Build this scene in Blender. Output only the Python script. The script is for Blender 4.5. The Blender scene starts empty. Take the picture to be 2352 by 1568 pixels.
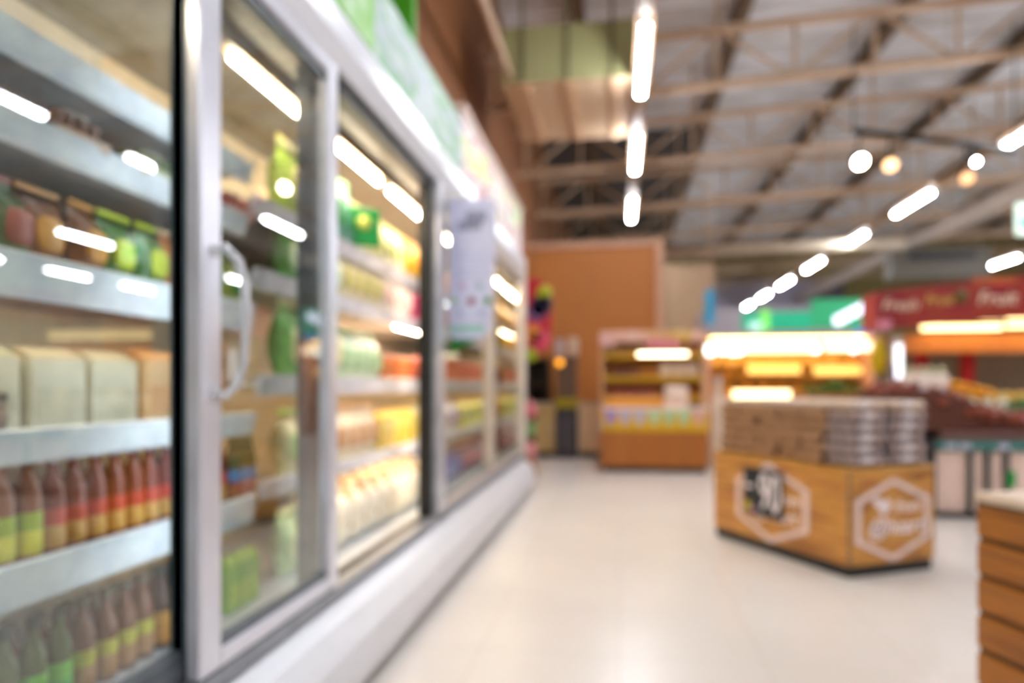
import bpy, math, random
from mathutils import Vector, Matrix
random.seed(7)
C = bpy.context.scene.collection
PI = math.pi
# ------------------------------------------------------------------ camera
CAMZ, F, VX, HY = 1.15, 1600.0, 1421.0, 887.0
TH = math.atan((VX-1176)/F); c_, s_ = math.cos(TH), math.sin(TH)
cam = bpy.data.cameras.new('camera'); co = bpy.data.objects.new('camera', cam); C.objects.link(co)
co.location = (0, 0, CAMZ); co.rotation_euler = (PI/2, 0, TH)
cam.sensor_width = 36; cam.lens = F/2352*36; cam.shift_y = (HY-784)/2352
cam.clip_start = .05; cam.clip_end = 200
cam.dof.use_dof = True; cam.dof.focus_distance = .6; cam.dof.aperture_fstop = 2.15; cam.dof.aperture_blades = 0
bpy.context.scene.camera = co
# ------------------------------------------------------------------ world + exposure
sc = bpy.context.scene
w = bpy.data.worlds.new('world'); sc.world = w; w.use_nodes = True
w.node_tree.nodes['Background'].inputs[0].default_value = (1, .93, .86, 1)
w.node_tree.nodes['Background'].inputs[1].default_value = .55
sc.view_settings.view_transform = 'Standard'; sc.view_settings.look = 'None'
sc.view_settings.gamma = 1; sc.view_settings.use_curve_mapping = False
sc.view_settings.exposure = 2.45
sc.cycles.max_bounces = 7; sc.cycles.transparent_max_bounces = 16
sc.cycles.diffuse_bounces = 4; sc.cycles.glossy_bounces = 4
sc.cycles.caustics_reflective = False; sc.cycles.sample_clamp_indirect = 6
sc.cycles.use_denoising = True
LAMP = 24.0        # ceiling tubes
CASE = 14.0         # warm tubes in the cases

def Q(px, py, zc):
    """world point seen at a pixel of the photo at a given depth"""
    xc = (px-1176)/F*zc
    return Vector((xc*c_-zc*s_, xc*s_+zc*c_, CAMZ-(py-HY)/F*zc))
def QX(px, X):
    t = (px-1176)/F
    return X*(c_+t*s_)/(t*c_-s_)
def ZY(py, zc): return CAMZ-(py-HY)/F*zc

# ------------------------------------------------------------------ materials
def lin(h):
    if isinstance(h, str): v = [int(h[i:i+2], 16)/255 for i in (0, 2, 4)]
    else: v = h
    return tuple((x/12.92 if x <= .04045 else ((x+.055)/1.055)**2.4) for x in v)
MC = {}
def mat(h, rough=.5, metal=0, emit=0, var=.12, scale=12, coat=0, ehex=None):
    k = (h, rough, metal, emit, var, scale, coat)
    if k in MC: return MC[k]
    m = bpy.data.materials.new('surface_'+str(h)); m.use_nodes = True
    n = m.node_tree.nodes; l = m.node_tree.links; p = n['Principled BSDF']
    r, g, b = lin(h)
    p.inputs['Roughness'].default_value = rough; p.inputs['Metallic'].default_value = metal
    p.inputs['Coat Weight'].default_value = coat
    if emit:
        if emit not in (LAMP, CASE): emit *= .28
        p.inputs['Base Color'].default_value = (r, g, b, 1)
        p.inputs['Emission Color'].default_value = (r, g, b, 1); p.inputs['Emission Strength'].default_value = emit
    else:
        tx = n.new('ShaderNodeTexCoord'); no = n.new('ShaderNodeTexNoise'); no.inputs['Scale'].default_value = scale
        rp = n.new('ShaderNodeValToRGB'); rp.color_ramp.elements[0].position = .3; rp.color_ramp.elements[1].position = .7
        rp.color_ramp.elements[0].color = (r*(1-var), g*(1-var), b*(1-var), 1)
        rp.color_ramp.elements[1].color = (min(1, r*(1+var)), min(1, g*(1+var)), min(1, b*(1+var)), 1)
        l.new(tx.outputs['Object'], no.inputs['Vector']); l.new(no.outputs['Fac'], rp.inputs['Fac']); l.new(rp.outputs['Color'], p.inputs['Base Color'])
    MC[k] = m
    return m
def patches(cols, scale=6, rough=.45, stretch=(1, 1, 1), kind='VORONOI', name='print'):
    """a surface of several colours (printed pictures, wood, mixed goods)"""
    m = bpy.data.materials.new(name); m.use_nodes = True
    n = m.node_tree.nodes; l = m.node_tree.links; p = n['Principled BSDF']; p.inputs['Roughness'].default_value = rough
    tx = n.new('ShaderNodeTexCoord'); mp = n.new('ShaderNodeMapping'); mp.inputs['Scale'].default_value = stretch
    l.new(tx.outputs['Object'], mp.inputs['Vector'])
    rp = n.new('ShaderNodeValToRGB'); e = rp.color_ramp.elements
    while len(e) < len(cols): e.new(.5)
    N = len(cols)
    if kind == 'VORONOI':
        t = n.new('ShaderNodeTexVoronoi'); t.inputs['Scale'].default_value = scale; rp.color_ramp.interpolation = 'CONSTANT'
        sp = n.new('ShaderNodeSeparateColor'); l.new(t.outputs['Color'], sp.inputs[0]); src = sp.outputs[0]
        for i, cc in enumerate(cols): e[i].position = i/N; e[i].color = (*lin(cc), 1)
    else:
        t = n.new('ShaderNodeTexNoise'); t.inputs['Scale'].default_value = scale; t.inputs['Detail'].default_value = 4; src = t.outputs['Fac']
        for i, cc in enumerate(cols): e[i].position = .3+.4*i/max(1, N-1); e[i].color = (*lin(cc), 1)
    l.new(mp.outputs['Vector'], t.inputs['Vector']); l.new(src, rp.inputs['Fac']); l.new(rp.outputs['Color'], p.inputs['Base Color'])
    return m
def glass_mat(tint='f2f6f4', f0=.045, name='door_glass', k=.9):
    m = bpy.data.materials.new(name); m.use_nodes = True
    n = m.node_tree.nodes; l = m.node_tree.links; n.clear()
    o = n.new('ShaderNodeOutputMaterial'); mx = n.new('ShaderNodeMixShader'); tr = n.new('ShaderNodeBsdfTransparent'); gl = n.new('ShaderNodeBsdfGlossy')
    tr.inputs[0].default_value = (*lin(tint), 1); gl.inputs['Roughness'].default_value = .004
    lw = n.new('ShaderNodeLayerWeight'); lw.inputs['Blend'].default_value = .5
    pw = n.new('ShaderNodeMath'); pw.operation = 'POWER'; pw.inputs[1].default_value = 4.2
    ma = n.new('ShaderNodeMath'); ma.operation = 'MULTIPLY_ADD'; ma.inputs[1].default_value = k; ma.inputs[2].default_value = f0
    l.new(lw.outputs['Facing'], pw.inputs[0]); l.new(pw.outputs[0], ma.inputs[0]); l.new(ma.outputs[0], mx.inputs[0])
    l.new(tr.outputs[0], mx.inputs[1]); l.new(gl.outputs[0], mx.inputs[2]); l.new(mx.outputs[0], o.inputs[0])
    return m
GLASS = glass_mat(f0=.10); GLASS2 = glass_mat(f0=.02, k=.3, name='coated_glass')
WHITE = mat('e9e9ec', .35); ALU = mat('c4c6cf', .3, .35); DARK = mat('24282c', .4); BLACK = mat('141414', .5)
CREAM = mat('e8e2d4', .5); LIPM = mat('eef4ff', .35)
COOL = mat('f2f8ff', emit=LAMP); WARM = mat('ffdca8', emit=CASE); WARMW = mat('ffe9cc', emit=CASE); FILL_TUBE = mat('ffe2b8', emit=8.0)
TAN = mat('cdb094', .5); PURL = mat('6b543c', .6)
def wood(a, b, cc, st=(1, 1, 14), sc_=2.0, rough=.35): return patches([a, b, cc], sc_, rough, st, 'NOISE', 'wood')

# ------------------------------------------------------------------ mesh builder
class MB:
    def __init__(s): s.v = []; s.f = []; s.m = []; s.sm = []
    def add(s, vs, fs, mi=0, smooth=False, M=None):
        o = len(s.v); s.v += [tuple(M @ Vector(v)) if M else tuple(v) for v in vs]
        s.f += [tuple(i+o for i in f) for f in fs]; s.m += [mi]*len(fs); s.sm += [smooth]*len(fs); return s
    def box(s, x0, x1, y0, y1, z0, z1, mi=0, M=None, b=0):
        if b <= 0:
            vs = [(x, y, z) for z in (z0, z1) for x, y in ((x0, y0), (x1, y0), (x1, y1), (x0, y1))]
            return s.add(vs, [(0, 3, 2, 1), (4, 5, 6, 7), (0, 1, 5, 4), (1, 2, 6, 5), (2, 3, 7, 6), (3, 0, 4, 7)], mi, False, M)
        X = (x0, x1); Y = (y0, y1); Z = (z0, z1); vs = []; ix = {}
        for i in (0, 1):
            for j in (0, 1):
                for k in (0, 1):
                    sx, sy, sz = 1-2*i, 1-2*j, 1-2*k
                    for a in range(3):
                        ix[(i, j, k, a)] = len(vs)
                        vs.append((X[i]+(0 if a == 0 else sx*b), Y[j]+(0 if a == 1 else sy*b), Z[k]+(0 if a == 2 else sz*b)))
        fs = []
        q = ((0, 0), (1, 0), (1, 1), (0, 1))
        for i in (0, 1):
            fs.append([ix[(i, a, d, 0)] for a, d in q]); fs.append([ix[(a, i, d, 1)] for a, d in q]); fs.append([ix[(a, d, i, 2)] for a, d in q])
        for a in (0, 1):
            for d in (0, 1):
                fs.append([ix[(a, d, 0, 0)], ix[(a, d, 1, 0)], ix[(a, d, 1, 1)], ix[(a, d, 0, 1)]])
                fs.append([ix[(a, 0, d, 0)], ix[(a, 1, d, 0)], ix[(a, 1, d, 2)], ix[(a, 0, d, 2)]])
                fs.append([ix[(0, a, d, 1)], ix[(1, a, d, 1)], ix[(1, a, d, 2)], ix[(0, a, d, 2)]])
        for i in (0, 1):
            for j in (0, 1):
                for k in (0, 1): fs.append([ix[(i, j, k, a)] for a in range(3)])
        return s.add(vs, fs, mi, False, M)
    def lathe(s, prof, n=14, mi=0, M=None, smooth=True):
        vs = []; fs = []
        for r, z in prof:
            for i in range(n): a = 2*PI*i/n; vs.append((r*math.cos(a), r*math.sin(a), z))
        for j in range(len(prof)-1):
            for i in range(n): fs.append((j*n+i, j*n+(i+1) % n, (j+1)*n+(i+1) % n, (j+1)*n+i))
        if prof[0][0] > 1e-4: fs.append(tuple(range(n))[::-1])
        if prof[-1][0] > 1e-4: fs.append(tuple((len(prof)-1)*n+i for i in range(n)))
        return s.add(vs, fs, mi, smooth, M)
    def tube(s, pts, r, n=8, mi=0, smooth=True):
        pts = [Vector(p) for p in pts]; vs = []; fs = []; up = None
        for k, p in enumerate(pts):
            d = (pts[min(k+1, len(pts)-1)]-pts[max(k-1, 0)]).normalized()
            if up is None: up = Vector((0, 0, 1)) if abs(d.z) < .9 else Vector((1, 0, 0))
            a = d.cross(up).normalized(); b = a.cross(d).normalized(); up = b
            for i in range(n): t = 2*PI*i/n; vs.append(p+a*r*math.cos(t)+b*r*math.sin(t))
        for k in range(len(pts)-1):
            for i in range(n): fs.append((k*n+i, k*n+(i+1) % n, (k+1)*n+(i+1) % n, (k+1)*n+i))
        fs.append(tuple(range(n))[::-1]); fs.append(tuple((len(pts)-1)*n+i for i in range(n)))
        return s.add(vs, fs, mi, smooth)
    def blob(s, x, y, z, rx, ry, rz, mi=0, n=8, m=6, ex=1.0, jit=0):
        vs = []; fs = []
        def p(v): return math.copysign(abs(v)**ex, v)
        for j in range(m+1):
            ph = -PI/2+PI*j/m
            for i in range(n):
                a = 2*PI*i/n; k = 1+random.uniform(-jit, jit)
                vs.append((x+rx*p(math.cos(ph))*p(math.cos(a))*k, y+ry*p(math.cos(ph))*p(math.sin(a))*k, z+rz*p(math.sin(ph))*k))
        for j in range(m):
            for i in range(n): fs.append((j*n+i, j*n+(i+1) % n, (j+1)*n+(i+1) % n, (j+1)*n+i))
        return s.add(vs, fs, mi, True)
    def prism(s, poly, axis, a0, a1, mi=0, M=None):
        """poly = 2-D outline; axis 'y': (x,z) extruded along y; 'x': (y,z); 'z': (x,y)"""
        n = len(poly)
        def P(q, a): return {'y': (q[0], a, q[1]), 'x': (a, q[0], q[1]), 'z': (q[0], q[1], a)}[axis]
        vs = [P(q, a0) for q in poly]+[P(q, a1) for q in poly]
        fs = [tuple(range(n)), tuple(range(2*n-1, n-1, -1))]+[(i, (i+1) % n, n+(i+1) % n, n+i) for i in range(n)]
        return s.add(vs, fs, mi, False, M)
    def build(s, name, mats, parent=None, loc=None):
        me = bpy.data.meshes.new(name); me.from_pydata(s.v, [], s.f)
        for m in (mats if isinstance(mats, (list, tuple)) else [mats]): me.materials.append(m)
        me.polygons.foreach_set('material_index', s.m); me.polygons.foreach_set('use_smooth', s.sm); me.update()
        o = bpy.data.objects.new(name, me); C.objects.link(o)
        if parent: o.parent = parent
        if loc: o.location = loc
        return o
def empty(name, loc=(0, 0, 0), rz=0):
    o = bpy.data.objects.new(name, None); C.objects.link(o); o.location = loc; o.rotation_euler.z = rz; o.empty_display_size = .1
    return o
def tag(o, label, cat, group=None, kind=None):
    o['label'] = label; o['category'] = cat
    if group: o['group'] = group
    if kind: o['kind'] = kind
    return o
def struct(o): o['kind'] = 'structure'; return o
KIDS = {}
def kids(o):
    if o.name not in KIDS: KIDS[o.name] = [x for x in C.objects if x.parent == o]
    return KIDS[o.name]
def dup(o, loc, rz=0, label=None, group=None, scale=None):
    r = o.copy(); C.objects.link(r); r.location = loc; r.rotation_euler.z = rz
    if scale: r.scale = scale
    if label: r['label'] = label
    if group: r['group'] = group
    for ch in kids(o):
        q = ch.copy(); C.objects.link(q); q.parent = r
        for g in kids(ch):
            d = g.copy(); C.objects.link(d); d.parent = q
    return r
def text(s, size, m, parent, M, shear=0, ext=.001, name='lettering', align='CENTER'):
    cu = bpy.data.curves.new(name, 'FONT'); cu.body = s; cu.size = size; cu.extrude = ext; cu.shear = shear
    cu.align_x = align; cu.align_y = 'CENTER'; cu.offset = .0012*size/.1; cu.materials.append(m); cu.resolution_u = 3
    tmp = bpy.data.objects.new('t', cu); me = bpy.data.meshes.new_from_object(tmp); bpy.data.objects.remove(tmp)
    o = bpy.data.objects.new(name, me); C.objects.link(o); o.matrix_world = M
    o.parent = parent
    return o

# ================================================================== ROOM
fm = mat('dcd3cb', .27, var=.03, scale=1.2)
nt = fm.node_tree
tx = nt.nodes['Texture Coordinate']
br = nt.nodes.new('ShaderNodeTexBrick'); br.offset = 0; br.inputs['Scale'].default_value = 1; br.inputs['Mortar Size'].default_value = .004
br.inputs['Brick Width'].default_value = .6; br.inputs['Row Height'].default_value = .6
for i in (1, 2): br.inputs[i].default_value = (1, 1, 1, 1)
br.inputs['Mortar'].default_value = (.9, .88, .86, 1)
mx = nt.nodes.new('ShaderNodeMix'); mx.data_type = 'RGBA'; mx.blend_type = 'MULTIPLY'; mx.inputs[0].default_value = 1
old = nt.nodes['Principled BSDF'].inputs['Base Color'].links[0].from_socket
nt.links.new(tx.outputs['Object'], br.inputs['Vector']); nt.links.new(old, mx.inputs[6]); nt.links.new(br.outputs['Color'], mx.inputs[7]); nt.links.new(mx.outputs[2], nt.nodes['Principled BSDF'].inputs['Base Color'])
struct(MB().box(-2.4, 24, -6, 43, -.1, 0).build('floor', fm))
def roofz(x): return 8.9+.035*x
cm = patches(['bcb8b6', 'eaeaf0', 'c8c4c2', 'dcdce4'], .35, .4, (1, 3, 1), 'NOISE', 'metal_deck')
cm.node_tree.nodes['Principled BSDF'].inputs['Metallic'].default_value = .1
mb = MB()       # ribbed steel deck: ribs run across the aisle
prof = []; y = -6.0
while y < 43: prof += [(y, 0), (y+.14, 0), (y+.17, .05), (y+.23, .05)]; y += .26
n = len(prof)
vs = [(-2.4, a, roofz(-2.4)+b) for a, b in prof]+[(24, a, roofz(24)+b) for a, b in prof]
mb.add(vs, [(i, i+1, n+i+1, n+i) for i in range(n-1)])
struct(mb.build('ceiling', cm))
struct(MB().add([(x, y, roofz(x)-.05-q) for q in (0, .04) for x, y in ((-2.4, 21.5), (2.3, 21.5), (2.3, 43), (-2.4, 43))], [(0, 1, 2, 3), (7, 6, 5, 4), (0, 4, 5, 1), (1, 5, 6, 2), (2, 6, 7, 3), (3, 7, 4, 0)]).build('ceiling_rear', mat('4a4644', .6)))
wl = mat('7e4c24', .6, var=.06, scale=.8)
struct(MB().box(-2.55, -2.4, -6, 43, 0, 9.4).build('wall_left', wl))
struct(MB().box(-2.4, 24, 43, 43.2, 0, 10).build('wall_back', mat('a89c68', .7, var=.06, scale=.3)))
struct(MB().box(24, 24.2, -6, 43, 0, 10).build('wall_right', mat('9a917c', .7, var=.06, scale=.3)))
struct(MB().box(-2.4, 24, -6.2, -6, 0, 10).build('wall_front', mat('b9ad9c', .7, var=.06, scale=.3)))
# orange partition behind the counters
a = Q(1505, 560, 12.4)
struct(MB().box(-2.4, a.x, 12.4, 12.7, 0, 3.66).build('wall_partition', mat('bc7634', .55, var=.05, scale=.7)))
struct(MB().box(a.x, a.x+.13, 12.33, 12.75, 0, 3.7).box(-2.4, a.x, 12.36, 12.4, 3.6, 3.7).build('trim_partition', mat('cfa184', .5)))
a = Q(1525, 700, 19); b = Q(1632, 700, 19)
struct(MB().box(a.x, b.x, 18.8, 19.1, 0, ZY(618, 19)).build('wall_beige', mat('ad8f70', .6, var=.04)))
# soffit box: green face, beige underside, hanging below the roof
a = Q(1150, 195, 10.3); b = Q(1462, 195, 10.3)
bk = empty('air_duct', (0, 10.3, 5.68)); tag(bk, 'big square air duct with green near face and beige underside under the roof', 'air duct')
MB().box(a.x, b.x, 0, .03, 0, .83).build('green_panel', mat('a3a171', .5, var=.04), bk)
MB().box(a.x, b.x+.02, .03, 2.5, 0, .83).build('beige_casing', mat('d6bc9c', .5, var=.04), bk)
for x in (a.x+.28, a.x+.95, a.x+1.6):
    MB().box(x, x+.1, 0, 2.5, -.03, 0).build('stiffener', mat('d8b692', .5), bk)
    MB().box(x, x+.05, -.03, 0, 0, 1.3).build('hanger', mat('6e6a4c', .5), bk)

# ------------------------------------------------------------------ roof steel
for i, X in enumerate((-.8, 2.5, 5.8, 9.1, 12.35, 15.6, 18.8, 22)):
    z = roofz(X)
    mb = MB().box(X-.12, X+.12, -5.9, 42.9, z-.04, z-.02).box(X-.02, X+.02, -5.9, 42.9, z-.26, z-.04).box(X-.12, X+.12, -5.9, 42.9, z-.3, z-.26)
    o = mb.build('roof_beam', PURL)
    ord_ = ('first', 'second', 'third', 'fourth', 'fifth', 'sixth', 'seventh', 'eighth')[i]
    tag(o, f'dark brown steel beam running away under the roof deck, {ord_} from the left wall', 'roof beam', 'dark roof beams')
desc = ['crossing overhead nearest the camera', 'crossing in front of the green and beige duct', 'crossing just behind the beige duct', 'third behind the duct, above the black spotlights', 'fourth behind the duct', 'fifth behind the duct', 'second farthest, near the back wall', 'farthest one, nearest to the back wall']
for i, Y in enumerate((4.6, 12.6, 16.6, 20.6, 25, 29.3, 34, 38.7)):
    t = empty('roof_truss', (0, Y, 0)); tag(t, 'tan steel roof truss '+desc[i], 'roof truss', 'tan roof trusses')
    zb = lambda x: 6.35+.045*x
    zt = lambda x: 7.3+.045*x
    def chord(f, h):
        return MB().add([(x, y, f(x)+z) for x in (-2.4, 24) for y, z in ((-.07, -h), (.07, -h), (.07, h), (-.07, h))], [(0, 1, 2, 3), (7, 6, 5, 4), (0, 4, 5, 1), (1, 5, 6, 2), (2, 6, 7, 3), (3, 7, 4, 0)])
    chord(zb, .06).build('bottom_chord', TAN, t); chord(zt, .06).build('top_chord', TAN, t)
    x = -2.2; k = 0
    while x < 21:
        MB().tube([(x, 0, zb(x)), (x, 0, zt(x) if k % 3 else roofz(x)-.3)], .035, 6).build('upright', TAN, t)
        if k % 2: MB().tube([(x, 0, zt(x)), (x+1.3, 0, zb(x+1.3))], .035, 6).build('brace', TAN, t)
        else: MB().tube([(x, 0, zb(x)), (x+1.3, 0, zt(x+1.3))], .035, 6).build('brace', TAN, t)
        x += 1.3; k += 1
o = MB().tube([(-1.6, 3, 5.75), (-1.6, 10.2, 5.75)], .06).build('conduit_pipe', mat('c2a58a', .5)); tag(o, 'pale tan pipe running along the brown left wall below the roof', 'pipe')
o = MB().tube([(10.2, 8, 6.2), (10.2, 42.5, 6.2)], .26, 14).build('round_duct', mat('b9a99c', .45, .3)); tag(o, 'long round grey duct slanting down to the left above the red stall', 'air duct')
a = Q(1530, 575, 22); b = Q(1930, 575, 22)
o = MB().tube([(a.x, 22.4, a.z), (b.x+1.5, 22.4, a.z)], .17, 12).build('cross_duct', mat('c9b7a0', .4, .2)); tag(o, 'horizontal cream duct in front of the olive back wall above the bakery', 'air duct')
o = MB().box(9.3, 12.4, 25.6, 26.4, 4.9, 5.85, b=.02).build('ventilation_unit', mat('6d675e', .6)); MB().box(9.8, 11.9, 25.55, 25.6, 5.45, 5.7).build('louvre', DARK, o)
for q_ in (9.7, 12): MB().tube([(q_, 26, 5.85), (q_, 26, roofz(q_)-.02)], .02, 5).build('hanger', TAN, o)
tag(o, 'dark grey ventilation unit hanging below the round duct at right', 'ventilation unit')
o = MB().tube([(10.2, 27, ZY(660, 28.2)), (10.2, 27, 5.97)], .09).build('drop_pipe', mat('b7a08a', .5)); tag(o, 'vertical tan pipe dropping from the round duct behind the red stall', 'pipe')

# ------------------------------------------------------------------ ceiling light lines
def tube_light():
    t = empty('strip_light', (0, 0, 0))
    MB().box(-.055, .055, 0, 2.05, 0, .06, b=.01).build('housing', WHITE, t)
    MB().box(-.05, .05, 0.01, 2.04, -.045, 0, b=.012).build('tube', COOL, t)
    return t
proto = tube_light(); tag(proto, '', 'ceiling light'); first = True
lines = [(.32, 5.51, [-3.5, .6, 4.6, 8.52, 12.25, 16.4], 'left line above the aisle'), (6.92, 5.51, [-3.5, 0.2, 3.9, 7.9, 11.9, 16.85, 21.1, 25.4, 29.7, 34, 38.2], 'middle line running towards the bakery'),
         (13.3, 5.51, [4.8, 9, 13.2, 17.4, 21.6, 25.8], 'right line ending above the red stall'), (18.8, 5.51, [3, 7, 11, 15, 19, 23, 27], 'far right line')]
nth = ['nearest', 'second', 'third', 'fourth', 'fifth', 'sixth', 'seventh', 'eighth', 'ninth', 'tenth', 'farthest']
for X, z, ys, nm in lines:
    rail = empty('light_rail', (X, 0, z+.06)); tag(rail, 'tan rail carrying the lights of the '+nm, 'light rail', 'rails of the ceiling lights')
    MB().box(-.1, .1, ys[0]-.5, min(42.8, ys[-1]+2.6), 0, .05).build('channel', mat('9a7448', .5), rail)
    y = ys[0]
    while y < ys[-1]+3:
        MB().tube([(0, y, .05), (0, y, roofz(X)-z-.08)], .012, 5).build('rod', TAN, rail); y += 3.9
    for i, y in enumerate(ys):
        lab = f'white tube light, {nth[i]} in the {nm}'
        if first: proto.location = (X, y, z); proto['label'] = lab; proto['group'] = 'ceiling tube lights'; first = False
        else: dup(proto, (X, y, z), 0, lab, 'ceiling tube lights')

# ------------------------------------------------------------------ black spotlights on their track
a = Q(1960, 300, 11); b = Q(2330, 345, 11)
tr = empty('spotlight_track', a); tag(tr, 'black lighting track hanging among the beams at upper right', 'track')
MB().tube([(0, 0, 0), b-a], .05, 6).build('rail', BLACK, tr)
MB().tube([(0, 0, 0), (0, 0, 6.9-a.z)], .012, 5).build('hanger', BLACK, tr); d = b-a
MB().tube([d, (d.x, d.y, 6.9-a.z)], .012, 5).build('hanger', BLACK, tr)
for px, py, r, dx, col, lab in ((1977, 372, .1, -.1, WARMW, 'round warm black spotlight facing the camera, leftmost on the track'), (2046, 380, .1, .25, mat('ffc890', emit=3.0), 'black spotlight turned right with peach lamp, second from left on the track'),
                           (2243, 372, .045, 0, COOL, 'small black spotlight with blue-white lamp near the right end of the track'), (2222, 410, .1, .3, mat('ffc08a', emit=1.6), 'black spotlight with dim peach lamp below the blue-white one')):
    p = Q(px, py, 11); o = empty('spotlight', p); tag(o, lab, 'spotlight', 'spotlights on the black track')
    R = Matrix.Rotation(dx, 4, 'Y') @ Matrix.Rotation(-.95, 4, 'X')
    M = R.to_4x4()
    MB().lathe([(r*.55, .3), (r*.95, .18), (r*1.12, .0), (r*1.02, 0), (r, .03)][::-1], 14, 0, M).build('shade', BLACK, o)
    MB().lathe([(r, .02), (0.001, .0201)], 14, 0, M).build('lamp', col, o)
    tz = a.z+(b.z-a.z)*((px-1960)/370)-p.z
    MB().tube([M @ Vector((0, 0, .25)), (0, 0, max(.3, tz))], .02, 5).build('yoke', BLACK, o)
p = Q(2348, 505, 9)
o = empty('hanging_exit_sign', p); tag(o, 'white and green lit hanging sign cut off by the right edge', 'sign')
MB().box(-.08, .3, -.03, .03, -.2, .22, b=.02).build('panel', mat('d8f2e2', emit=.8), o); MB().box(-.03, .25, -.035, -.03, -.12, .04).build('pictogram', mat('4fc89a', emit=.7), o)
MB().tube([(.1, 0, .2), (.1, 0, 6.5-p.z)], .01, 5).build('hanger', TAN, o)

# ================================================================== REFRIGERATED CASES
XF, XB = -1.08, -1.98          # door plane, back of case
UA0, UA1, UB1 = .35, 2.43, 7.75
def case_unit(name, y0, y1, label, shelves, tubes, warm, first_unit):
    t = empty(name, (-1.5, (y0+y1)/2, 0)); tag(t, label, 'refrigerated display case'); L = (y1-y0)/2; oy = (y0+y1)/2
    def part(mb, nm, m, par=t):
        for i, v in enumerate(mb.v): mb.v[i] = (v[0]+1.5, v[1]-oy, v[2])
        return mb.build(nm, m, par)
    back = mat('e2ddd2' if first_unit else 'f0dfc4', .5, var=.04)
    part(MB().box(XB-.08, XB, y0, y1, .1, 2.58), 'back_panel', back)
    for yy in ([y0] if first_unit else []): part(MB().box(XB, XF, yy, yy+.05, .1, 2.5), 'end_panel', CREAM)
    # plinth with a swelling front
    pl = [(XB, .06), (-.93, .06), (-.915, .12), (-.93, .22), (-.99, .30), (XF+.03, .335), (XF-.06, .36), (XF-.06, .30), (XB, .30)]
    part(MB().prism(pl, 'y', y0, y1), 'plinth', mat('cccbd0', .3, var=.02))
    part(MB().box(XB, -1.0, y0, y1, 0, .06), 'toe_kick', BLACK)
    part(MB().box(XF-.02, XF+.035, y0, y1, .355, .395), 'sill', mat('8a8f98', .35, .3))
    part(MB().box(XB, -1.12, y0, y1, .30, .345), 'bottom_deck', mat('c9ccd2', .4))
    # canopy and white fascia
    part(MB().box(XB, -1.12, y0, y1, 2.44, 2.6), 'canopy', mat('8a8378' if not first_unit else '9c9a94', .5))
    part(MB().box(-1.30, XF-.05, y0, y1, 2.33, 2.45), 'air_curtain_duct', mat('55504a', .5))
    part(MB().prism([(XF-.05, 2.37), (XF+.02, 2.365), (XF+.05, 2.45), (XF+.03, 2.585), (XF-.05, 2.6)], 'y', y0, y1), 'fascia', mat('d6d6de', .3, var=.02))
    for i, (z, dep, lip) in enumerate(shelves):
        sh = part(MB().box(XB, XB+dep, y0+.03, y1-.03, z-.025, z), 'shelf', mat('b9bcc2' if first_unit else 'd6cfc4', .45))
        xf = XB+dep
        part(MB().prism([(xf, z-.03-lip*.5), (xf+.012, z-lip*.9), (xf+.03, z+.02), (xf+.02, z+.025), (xf, z)], 'y', y0+.03, y1-.03), 'price_rail', LIPM if first_unit else mat('d9d6e0', .3), t)
        if warm:
            yy = {0: 6.2, 1: 4.3}.get(i, y0+.25)
            while yy < (5.3 if i == 1 else y1-.8):
                part(MB().tube([(xf-.03, yy, z-.045), (xf-.03, yy+(.7 if i == 1 else .9), z-.045)], .012, 6), 'shelf_or_fill_tube', WARMW if i < 2 else FILL_TUBE); yy += 1.05  # tubes of the two lower shelves are hidden additions that brighten the goods
        if first_unit and i == 2: part(MB().tube([(xf-.03, y0+.2, z-.045), (xf-.03, y1-.1, z-.045)], .012, 6), 'shelf_or_fill_tube', FILL_TUBE)  # hidden tube added to brighten the boxes below
    for (a0, a1) in tubes: part(MB().tube([(-1.3, a0, 2.27), (-1.3, a1, 2.27)], .016, 8), 'canopy_tube', WARMW)
    if tubes: part(MB().box(-1.33, -1.27, tubes[0][0], tubes[-1][1], 2.287, 2.33), 'tube_housing', mat('a08e70', .5))
    return t, part
shA = [(1.95, .62, .05), (1.76, .60, .05), (1.43, .63, .09), (1.03, .63, .06), (.73, .63, .09)]
shB = [(1.86, .60, .05), (1.58, .60, .05), (1.17, .62, .06), (.77, .64, .05)]
ua, pa = case_unit('display_case', UA0, UA1, 'near white refrigerated case with sauce bottles behind sliding glass doors', shA, [(.6, 1.4), (2.2, 2.425)], False, True)
ub, pb = case_unit('display_case', UA1, UB1, 'long far refrigerated case full of vegetables under green topped fascia', shB, [(2.435, 2.76), (3.07, 3.66), (3.86, 4.66), (4.85, 5.65), (5.85, 6.6), (6.8, 7.6)], True, False)
pb(MB().box(XB-.08, XB, UB1-.05, UB1, 0, 2.6), 'end_panel', CREAM)
pb(MB().box(XF-.04, XF+.05, UB1-.09, UB1+.01, .36, 2.58), 'end_post', mat('e2d6cc', .4))
pb(MB().box(XB, XF-.04, UB1-.03, UB1, .36, 2.5), 'end_mirror', mat('e6e2dc', .04, 1.0, var=.01))
pb(MB().box(XF-.10, XF-.04, 2.434, 2.585, .37, 2.37), 'mullion', mat('3c4650', .4))
pb(MB().box(XF-.06, XF+.035, 3.97, 4.13, .37, 2.37), 'mullion', ALU)
pb(MB().box(XF-.065, XF-.0, 3.90, 3.97, .37, 2.37), 'door_gasket', BLACK)
pb(MB().box(XF-.065, XF-.0, 2.6, 3.95, 2.30, 2.37), 'header_gasket', BLACK)
pb(MB().box(XF-.065, XF-.03, 2.6, 3.95, .365, .40), 'sill_gasket', DARK)
pb(MB().box(XF-.06, XF+.0, 5.82, 5.92, .37, 2.37), 'mullion', mat('cfc4bc', .4))
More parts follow.
